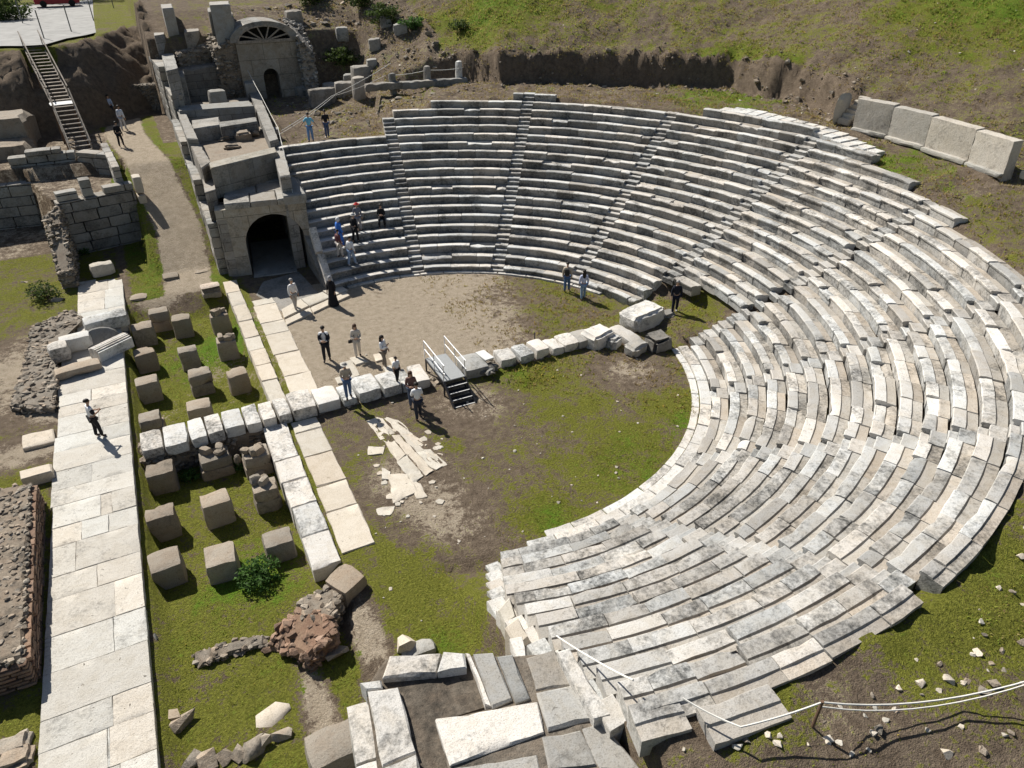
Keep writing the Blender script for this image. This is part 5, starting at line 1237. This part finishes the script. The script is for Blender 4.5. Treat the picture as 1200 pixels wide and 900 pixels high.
# ------------------------------------------------------------------ ropes
def rope(pts, r, label, s=.12):
    mb = MB(); q = []
    for a, b in zip(pts[:-1], pts[1:]): q += sag(a, b, s)[(1 if q else 0):]
    tube(mb, q, r, 6); tag(mb.build('barrier_rope', M['rope'], origin=tuple(pts[0])), label, 'rope')
pp = P(940, 882, 4.2); pz = gz(pp.x, pp.y); mb = MB(); tube(mb, [(pp.x, pp.y, pz - .2), (pp.x, pp.y, pz + .75)], .03); tag(mb.build('rope_post', M['postwood'], origin=tuple(pp)), 'thin rusty post holding the white rope on the near bank', 'post')
p2 = P(1192, 842, 4.6); z2 = gz(p2.x, p2.y); mb = MB(); bar(mb, (p2.x - .5, p2.y - .5, z2), (p2.x + .25, p2.y + .15, z2 + .8), .14, .14); tag(mb.build('rope_post', M['postwood'], origin=tuple(p2)), 'leaning dark timber post at the right edge holding the rope end', 'post')
e1 = Vector((pp.x, pp.y, pz + .72)); e2 = Vector((p2.x + .2, p2.y + .1, z2 + .7)); s0 = P(800, 818, 5.3)
rope([P(800, 818, 5.5), P(868, 852, 5.5), e1], .018, 'white rope from the seating corner to the rusty post on the near bank', .05)
rope([e1, e2], .018, 'upper white rope sagging between the rusty post and the right edge', .35)
rope([e1 - Vector((0, 0, .12)), e2 - Vector((0, 0, .1))], .014, 'lower white rope sagging between the rusty post and the right edge', .42)
rope([P(652, 745, 3.9), P(700, 775, 4.75), P(742, 797, 5.45)], .018, 'pale rope lying over the near end of the seat rows', .02)
rope([P(341, 88, 7.0), P(347, 112, 6.8), P(374, 170, 5.6)] if False else [P(290, 82, 7.4), P(306, 112, 7.0), P(326, 150, 6.4), P(331, 172, 6.2), P(343, 226, 4.5)], .015, 'white rope running down the inner wall of the chambers to the tunnel roof', .05)
rope([P(330, 153, 6.0), P(388, 113, 7.0), P(458, 74, 8.2)], .017, 'upper white rope from the chamber wall up the debris slope', .08)
rope([P(328, 157, 5.8), P(392, 112, 6.9), P(452, 88, 7.5)], .014, 'lower white rope from the chamber wall to the pointed stone post', .12)

# ------------------------------------------------------------------ people
SKIN = mat_plain('skin', (.42, .27, .19), .6, 0, .06)
DARKHAIR = fab((.02, .016, .013), .6); BROWNHAIR = fab((.07, .035, .02), .6); GREYHAIR = fab((.3, .29, .28), .7); EYE = fab((.02, .02, .02), .3)
def skin_obj(name, verts, edges, radii, mat, parent, root=0, sub=1):
    me = bpy.data.meshes.new(name); me.from_pydata([tuple(v) for v in verts], edges, []); me.update()
    o = bpy.data.objects.new(name, me); COL.objects.link(o)
    md = o.modifiers.new('skin', 'SKIN'); md.use_smooth_shade = True
    if not me.skin_vertices: raise RuntimeError('no skin layer')
    for i, r in enumerate(radii):
        d = me.skin_vertices[0].data[i]; d.radius = (r, r) if not isinstance(r, tuple) else r; d.use_root = (i == root)
    sb = o.modifiers.new('smooth', 'SUBSURF'); sb.levels = sub; sb.render_levels = sub
    SK.append((o, mat)); o.parent = parent; return o
SK = []
def person(foot, face, label, h=1.7, top=(.6, .6, .6), bottom=(.1, .1, .12), hair='dark', longhair=False, sleeves='long', stride=.12, arms='down', robe=False, hat=None, scarf=None, bag=None, coat=None, sit=False, shoes=(.05, .04, .04), lean=0.0, vest=None):
    """face = heading of the front, radians from +X"""
    t = thing('person', label, 'person', foot, rz=face - math.pi / 2); k = h / 1.75; t.scale = (k, k, k)
    # local: front = +Y, right = +X
    V = []; E = []; Rr = []; I = {}
    def add(n, p, r, frm=None):
        I[n] = len(V); V.append(Vector(p)); Rr.append(r)
        if frm: E.append((I[frm], I[n]))
    dzz = -.42 if sit else 0
    add('pelvis', (0, 0, .97 + dzz), .135); add('waist', (0, lean * .3, 1.12 + dzz), .115, 'pelvis'); add('chest', (0, lean * .8, 1.33 + dzz), .135, 'waist'); add('neckb', (0, lean, 1.48 + dzz), .06, 'chest'); add('neck', (0, lean + .01, 1.54 + dzz), .05, 'neckb')
    add('jaw', (0, lean + .03, 1.60 + dzz), .07, 'neck'); add('brow', (0, lean + .02, 1.675 + dzz), .088, 'jaw'); add('crown', (0, lean + .01, 1.735 + dzz), .06, 'brow')
    add('nose', (0, lean + .125, 1.645 + dzz), .014, 'brow')
    for s, n in ((1, 'r'), (-1, 'l')):
        add('sh' + n, (s * .17, lean * .9, 1.42 + dzz), .06, 'chest')
        el, wr, pl = {'down': ((s * .23, lean * .7 - .02, 1.14), (s * .24, lean + .06, .90), (s * .24, lean + .08, .82)),
                      'front': ((s * .22, lean + .05, 1.15), (s * .08, lean + .26, 1.14), (s * .03, lean + .30, 1.15)),
                      'out': ((s * .34, lean, 1.20), (s * .48, lean + .08, 1.05), (s * .52, lean + .10, .99)),
                      'phone': ((s * .22, lean + .03, 1.16), (s * .12, lean + .27, 1.30) if s > 0 else (s * .20, lean + .15, .98), (s * .09, lean + .31, 1.36) if s > 0 else (s * .19, lean + .19, .92))}[arms]
        add('el' + n, Vector(el) + Vector((0, 0, dzz)), .045, 'sh' + n); add('wr' + n, Vector(wr) + Vector((0, 0, dzz)), .032, 'el' + n); add('pa' + n, Vector(pl) + Vector((0, 0, dzz)), .036, 'wr' + n)
        d = (V[I['pa' + n]] - V[I['wr' + n]]).normalized(); side = d.cross(Vector((1, 0, 0))); side = side.normalized() if side.length > .1 else Vector((0, 1, 0))
        for q, (o_, L) in enumerate(((-.03, .075), (-.01, .09), (.01, .085), (.03, .065))):
            add('f%d%s' % (q, n), V[I['pa' + n]] + d * (.03 + L) + side * o_ + Vector((-s * .012, 0, 0)), .009, 'pa' + n)
        add('th' + n, V[I['pa' + n]] + d * .03 - side * .06, .011, 'pa' + n)
        st_ = stride * s
        add('hip' + n, (s * .09, 0, .90 + dzz), .085, 'pelvis')
        if sit:
            add('kn' + n, (s * .15, .40, .50), .062, 'hip' + n); add('an' + n, (s * .17, .38, .08), .042, 'kn' + n); add('to' + n, (s * .19, .55, .035), .034, 'an' + n)
        else:
            add('kn' + n, (s * .10, st_ * .55 + .03, .49), .062, 'hip' + n); add('an' + n, (s * .10, st_, .08), .042, 'kn' + n); add('to' + n, (s * .12, st_ + .15, .035), .034, 'an' + n)
    skin_obj('body', V, E, Rr, SKIN, t)
    def sub(name, names, edges, grow, mat):
        vs = [V[I[n]] for n in names]; ix = {n: i for i, n in enumerate(names)}
        return skin_obj(name, vs, [(ix[a], ix[b]) for a, b in edges], [Rr[I[n]] + grow for n in names], mat, t)
    tm = fab(top); bmx = fab(bottom)
    nm = ['pelvis', 'waist', 'chest', 'neckb', 'shr', 'shl', 'elr', 'ell']; ed = [('pelvis', 'waist'), ('waist', 'chest'), ('chest', 'neckb'), ('chest', 'shr'), ('chest', 'shl'), ('shr', 'elr'), ('shl', 'ell')]
    if sleeves == 'long': nm += ['wrr', 'wrl']; ed += [('elr', 'wrr'), ('ell', 'wrl')]
    sub('shirt', nm, ed, .02, tm)
    if sleeves == 'dark':
        for n in 'rl': sub('sleeve', ['sh' + n, 'el' + n], [('sh' + n, 'el' + n)], .03, fab((.02, .02, .025)))
    if robe or coat:
        mb = MB(); c_ = robe or coat; n = 16; lv = ((.04, .33, .27), (.45, .25, .21), (.85, .2, .16), (1.1, .17, .14), (1.38, .2, .14), (1.5, .08, .08))
        if not robe: lv = ((.5, .24, .19), (.85, .2, .16), (1.1, .17, .145), (1.38, .205, .145), (1.5, .08, .08))
        vs = [(a * math.cos(2 * math.pi * q / n) * (1 + .05 * math.sin(5 * q)), b * math.sin(2 * math.pi * q / n) + lean * z / 1.5, z) for z, a, b in lv for q in range(n)]
        mb.add(vs, [(r * n + q, r * n + (q + 1) % n, (r + 1) * n + (q + 1) % n, (r + 1) * n + q) for r in range(len(lv) - 1) for q in range(n)]); mb.build('robe' if robe else 'coat', fab(c_), t, smooth=True)
    if not robe:
        nm = ['pelvis', 'hipr', 'hipl', 'knr', 'knl', 'anr', 'anl']; sub('trousers', nm, [('pelvis', 'hipr'), ('pelvis', 'hipl'), ('hipr', 'knr'), ('hipl', 'knl'), ('knr', 'anr'), ('knl', 'anl')], .022, bmx)
    for n in 'rl': sub('shoe', ['an' + n, 'to' + n], [('an' + n, 'to' + n)], .013, fab(shoes))
    hz = 1.69 + dzz
    def cap(name, rr, zc, mat, yoff=-.012, cut=-.2):
        mb = MB(); vs, fs = ico(); vs2 = [Vector((v.x * rr[0], v.y * rr[1] + lean + .02 + yoff, max(v.z, cut) * rr[2] + zc)) for v in vs]; mb.add(vs2, fs); return mb.build(name, mat, t, smooth=True)
    if scarf: cap('headscarf', (.118, .13, .145), hz - .03, fab(scarf), -.02, -1)
    else:
        hm = {'dark': DARKHAIR, 'brown': BROWNHAIR, 'grey': GREYHAIR}[hair]; cap('hair', (.103, .118, .105), hz + .01, hm, -.018, -.15)
        if longhair:
            mb = MB(); vs, fs = ico(); mb.add([Vector((v.x * .11, v.y * .06 + lean - .075, v.z * .24 + hz - .17)) for v in vs], fs); mb.build('long_hair', hm, t, smooth=True)
    if hat:
        cap('hat', (.115, .13, .1), hz + .025, fab(hat), -.01, 0)
        mb = MB(); n = 14; mb.add([(math.cos(2 * math.pi * q / n) * a, math.sin(2 * math.pi * q / n) * a * 1.1 + lean + .02, hz + z_) for a, z_ in ((.11, .035), (.17, .02)) for q in range(n)], [(q, (q + 1) % n, n + (q + 1) % n, n + q) for q in range(n)]); mb.build('hat_brim', fab(hat), t)
    for s in (-1, 1):
        mb = MB(); vs, fs = ico(); mb.add([v * .013 + Vector((s * .035, lean + .10, 1.665 + dzz)) for v in vs], fs); mb.build('eye', EYE, t, smooth=True)
    if bag:
        o = MB(); 
        if bag == 'backpack': rbox(o, (0, lean - .2, 1.25), (.3, .17, .42), 0, .01, cham=.03)
        else: rbox(o, (.26, .1, .95), (.28, .12, .2), .3, .01, cham=.02); tube(o, [(.26, .1, 1.04), (.1, .1, 1.25), (-.14, .02, 1.46)], .012)
        b_ = o.build('shoulder_bag' if bag != 'backpack' else 'backpack', fab((.03, .028, .028))); b_.parent = None
        b_.location = foot; b_.rotation_euler.z = face - math.pi / 2; b_.scale = (k, k, k)
        tag(b_, 'black shoulder bag carried by the woman in beige' if bag != 'backpack' else 'dark backpack worn by the visitor in jeans at the orchestra edge', 'bag')
    return t
def seatpt(x, y):
    d = Vector(ray(x, y)); o = Vector((-CX, -CY, H)); prev = None
    for q in range(2000):
        s = q * .03 / d.length * 1.0
        p = o + d * (s + 12 / d.length)
        R = math.hypot(p.x, p.y)
        if R > R0 and p.z < .5606 * (R - R0) + .18 and math.degrees(math.atan2(p.y, p.x)) > -20:
            i = int((R - R0) / DR); return Vector((p.x, p.y, DZ * (i + 1)))
    return P(x, y, 1)
def toward(pa, pb): return math.atan2(pb[1] - pa[1], pb[0] - pa[0])
fwd = math.pi / 2 - YAW; back = fwd + math.pi     # away from / towards the camera
def gp_(x, y, z=0): c = P(x, y, z); return Vector((c.x, c.y, gz(c.x, c.y) + .01))
def gp_it(x, y, z):
    for _ in range(12): c = P(x, y, z); z = z * .5 + .5 * (gz(c.x, c.y) + .01)
    c = P(x, y, z); return c
WHITE = (.72, .73, .75); JEANS = (.10, .16, .28); BLACK = (.014, .014, .017); BEIGE = (.48, .41, .32)
person(P(117, 512, .2), RAD(20), 'person in white shirt with black sleeves and black trousers standing on the white walkway', 1.72, WHITE, BLACK, sleeves='dark', arms='front', stride=.08)
person(gp_it(143, 172, 4.5), fwd, 'person all in black walking away on the sandy path', 1.62, BLACK, BLACK)
person(gp_it(146, 153, 4.6), fwd, 'person in white shirt and pale trousers walking up the sandy path', 1.72, (.62, .66, .74), (.50, .50, .52))
person(gp_it(133, 139, 4.7), fwd, 'person in pale blue top and dark trousers farthest up the path in the shade', 1.7, (.45, .52, .66), (.04, .045, .06))
dp = P(365, 166, 5.25); person(dp, back, 'person in turquoise shirt and blue jeans on the top edge above the shaded rows', 1.74, (.16, .44, .60), (.13, .25, .46), arms='out', sleeves='short')
dp = P(384, 161, 5.25); person(dp, back + .5, 'person in black shirt and dark jeans beside the one in turquoise', 1.68, BLACK, (.07, .10, .18), arms='down', sleeves='short')
person(seatpt(400, 291), back + 2.4, 'person in long blue coat and pale headscarf climbing the shaded rows', 1.7, (.06, .20, .62), (.05, .12, .4), scarf=(.62, .62, .62), coat=(.05, .18, .60))
person(seatpt(399, 302), back + 2.4, 'person in maroon top and beige trousers below the blue coat on the rows', 1.6, (.13, .05, .06), (.50, .46, .42), hair='dark')
person(seatpt(421, 270), fwd, 'person in grey clothes with a red cap on the shaded rows', 1.66, (.16, .17, .21), (.26, .26, .29), hat=(.45, .03, .03))
person(seatpt(417, 282), fwd - .6, 'person in black clothes with a grey hat on the shaded rows', 1.66, BLACK, BLACK, hat=(.35, .36, .36))
person(seatpt(413, 311), fwd - .5, 'person in white shirt and light blue jeans stepping up the lower shaded rows', 1.68, WHITE, (.25, .34, .48), stride=.2, shoes=(.6, .6, .6))
sp = seatpt(447, 256); person(sp - Vector((0, 0, .40)), back + .2, 'person in black sitting alone on a shaded seat row', 1.65, BLACK, BLACK, sit=True, arms='front')
person(gp_(347, 363), back + .9, 'person in white shirt and beige trousers walking out before the tunnel', 1.74, (.70, .69, .68), (.40, .37, .33), stride=.16, hair='grey')
person(gp_(391, 358), back - .3, 'person in long black robe with grey headscarf at the foot of the rows', 1.64, BLACK, BLACK, robe=(.012, .012, .015), scarf=(.33, .33, .34))
person(gp_(384, 423), back + .1, 'person in dark suit jacket and white shirt standing in the sandy orchestra', 1.76, (.70, .70, .70), (.015, .016, .022), arms='front', coat=None, sleeves='long')
person(gp_(420, 418), back + .3, 'person in beige outfit with long brown hair and a black bag', 1.68, (.55, .50, .43), (.55, .50, .43), hair='brown', longhair=True, bag='shoulder', arms='front')
person(gp_(451, 431), back + 1.3, 'person in white top and khaki trousers with black hair looking at a phone', 1.62, WHITE, (.20, .17, .14), longhair=True, arms='phone', shoes=(.6, .6, .6))
person(P(409, 466, .38), back + .4, 'person with sun hat beige shirt and jeans standing on the low pale block', 1.66, BEIGE, JEANS, hat=(.42, .40, .36), arms='front', sleeves='short')
person(P(466, 448, .42), back + .8, 'child in white top and black trousers standing on the orchestra blocks', 1.25, WHITE, BLACK, sleeves='short')
person(P(484, 476, .0) + Vector((.0, .0, .02)), back + .2, 'person with long brown hair and dark clothes beside the white shirted one', 1.66, (.14, .08, .07), (.08, .10, .15), hair='brown', longhair=True, arms='front')
person(gp_(491, 491), fwd + .4, 'person in white shirt and dark jeans seen from behind near the metal stair', 1.72, WHITE, (.035, .04, .055), sleeves='short', arms='front')
person(gp_(664, 342), fwd - .2, 'person in beige top and jeans with a dark backpack at the orchestra edge', 1.7, (.42, .36, .28), (.08, .14, .26), bag='backpack')
person(gp_(683, 351), fwd + .1, 'person in pale blue shirt and light jeans at the orchestra edge', 1.68, (.50, .54, .70), (.22, .32, .46), longhair=True)
person(gp_it(790, 366, .3), back - .2, 'person in dark blue clothes walking through the grassy gap', 1.74, (.012, .014, .024), (.014, .016, .028), stride=.18, hair='grey', shoes=(.5, .5, .5))
# suit jacket for the man in the orchestra
for o in list(COL.objects):
    if o.get('label', '').startswith('person in dark suit'):
        mb = MB()
        for s in (-1, 1):
            n = 7; lv = ((.82, .185, .15), (1.1, .165, .14), (1.36, .195, .15), (1.47, .09, .085)); vs = []
            for z, a, b in lv:
                for q in range(n):
                    th = -math.pi / 2 * .98 + (math.pi * .83) * q / (n - 1)
                    vs.append((s * a * 1.1 * math.cos(th), b * 1.15 * math.sin(th), z))
            mb.add(vs, [(r * n + q, r * n + q + 1, (r + 1) * n + q + 1, (r + 1) * n + q) for r in range(3) for q in range(n - 1)])
        mb.build('jacket', fab((.016, .018, .028)), o, smooth=True)
        for n_, s in (('r', 1), ('l', -1)):
            skin_obj('jacket_sleeve', [Vector((s * .17, 0, 1.42)), Vector((s * .22, .05, 1.15)), Vector((s * .08, .26, 1.14))], [(0, 1), (1, 2)], [.085, .072, .056], fab((.016, .018, .028)), o)
# turn the skin surfaces into plain meshes
dg = bpy.context.evaluated_depsgraph_get()
for o, mat in SK:
    me = bpy.data.meshes.new_from_object(o.evaluated_get(dg)); o.modifiers.clear(); o.data = me
    me.materials.clear(); me.materials.append(mat)
    me.polygons.foreach_set('use_smooth', [True] * len(me.polygons))

# ------------------------------------------------------------------ light
ELEV, AZ = RAD(44), RAD(109.5)          # direction towards the sun, angle from +X
w = bpy.data.worlds.new('World'); S.world = w; w.use_nodes = True
nt = w.node_tree; bg = nt.nodes['Background']; sky = nt.nodes.new('ShaderNodeTexSky'); sky.sky_type = 'NISHITA'; sky.sun_disc = False
sky.sun_elevation = ELEV; sky.sun_rotation = math.pi / 2 - AZ; sky.air_density = 1; sky.dust_density = 1
nt.links.new(sky.outputs[0], bg.inputs[0]); bg.inputs[1].default_value = .05
ld = bpy.data.lights.new('sun', 'SUN'); ld.energy = 4.9; ld.angle = RAD(.5); ld.color = (1, .955, .88)
lo = bpy.data.objects.new('sun', ld); COL.objects.link(lo)
dv = -Vector((math.cos(AZ) * math.cos(ELEV), math.sin(AZ) * math.cos(ELEV), math.sin(ELEV)))
lo.rotation_euler = dv.to_track_quat('-Z', 'Y').to_euler(); lo.location = (0, 0, 40)
S.view_settings.view_transform = 'Standard'; S.view_settings.look = 'None'; S.view_settings.exposure = .5; S.view_settings.gamma = 1
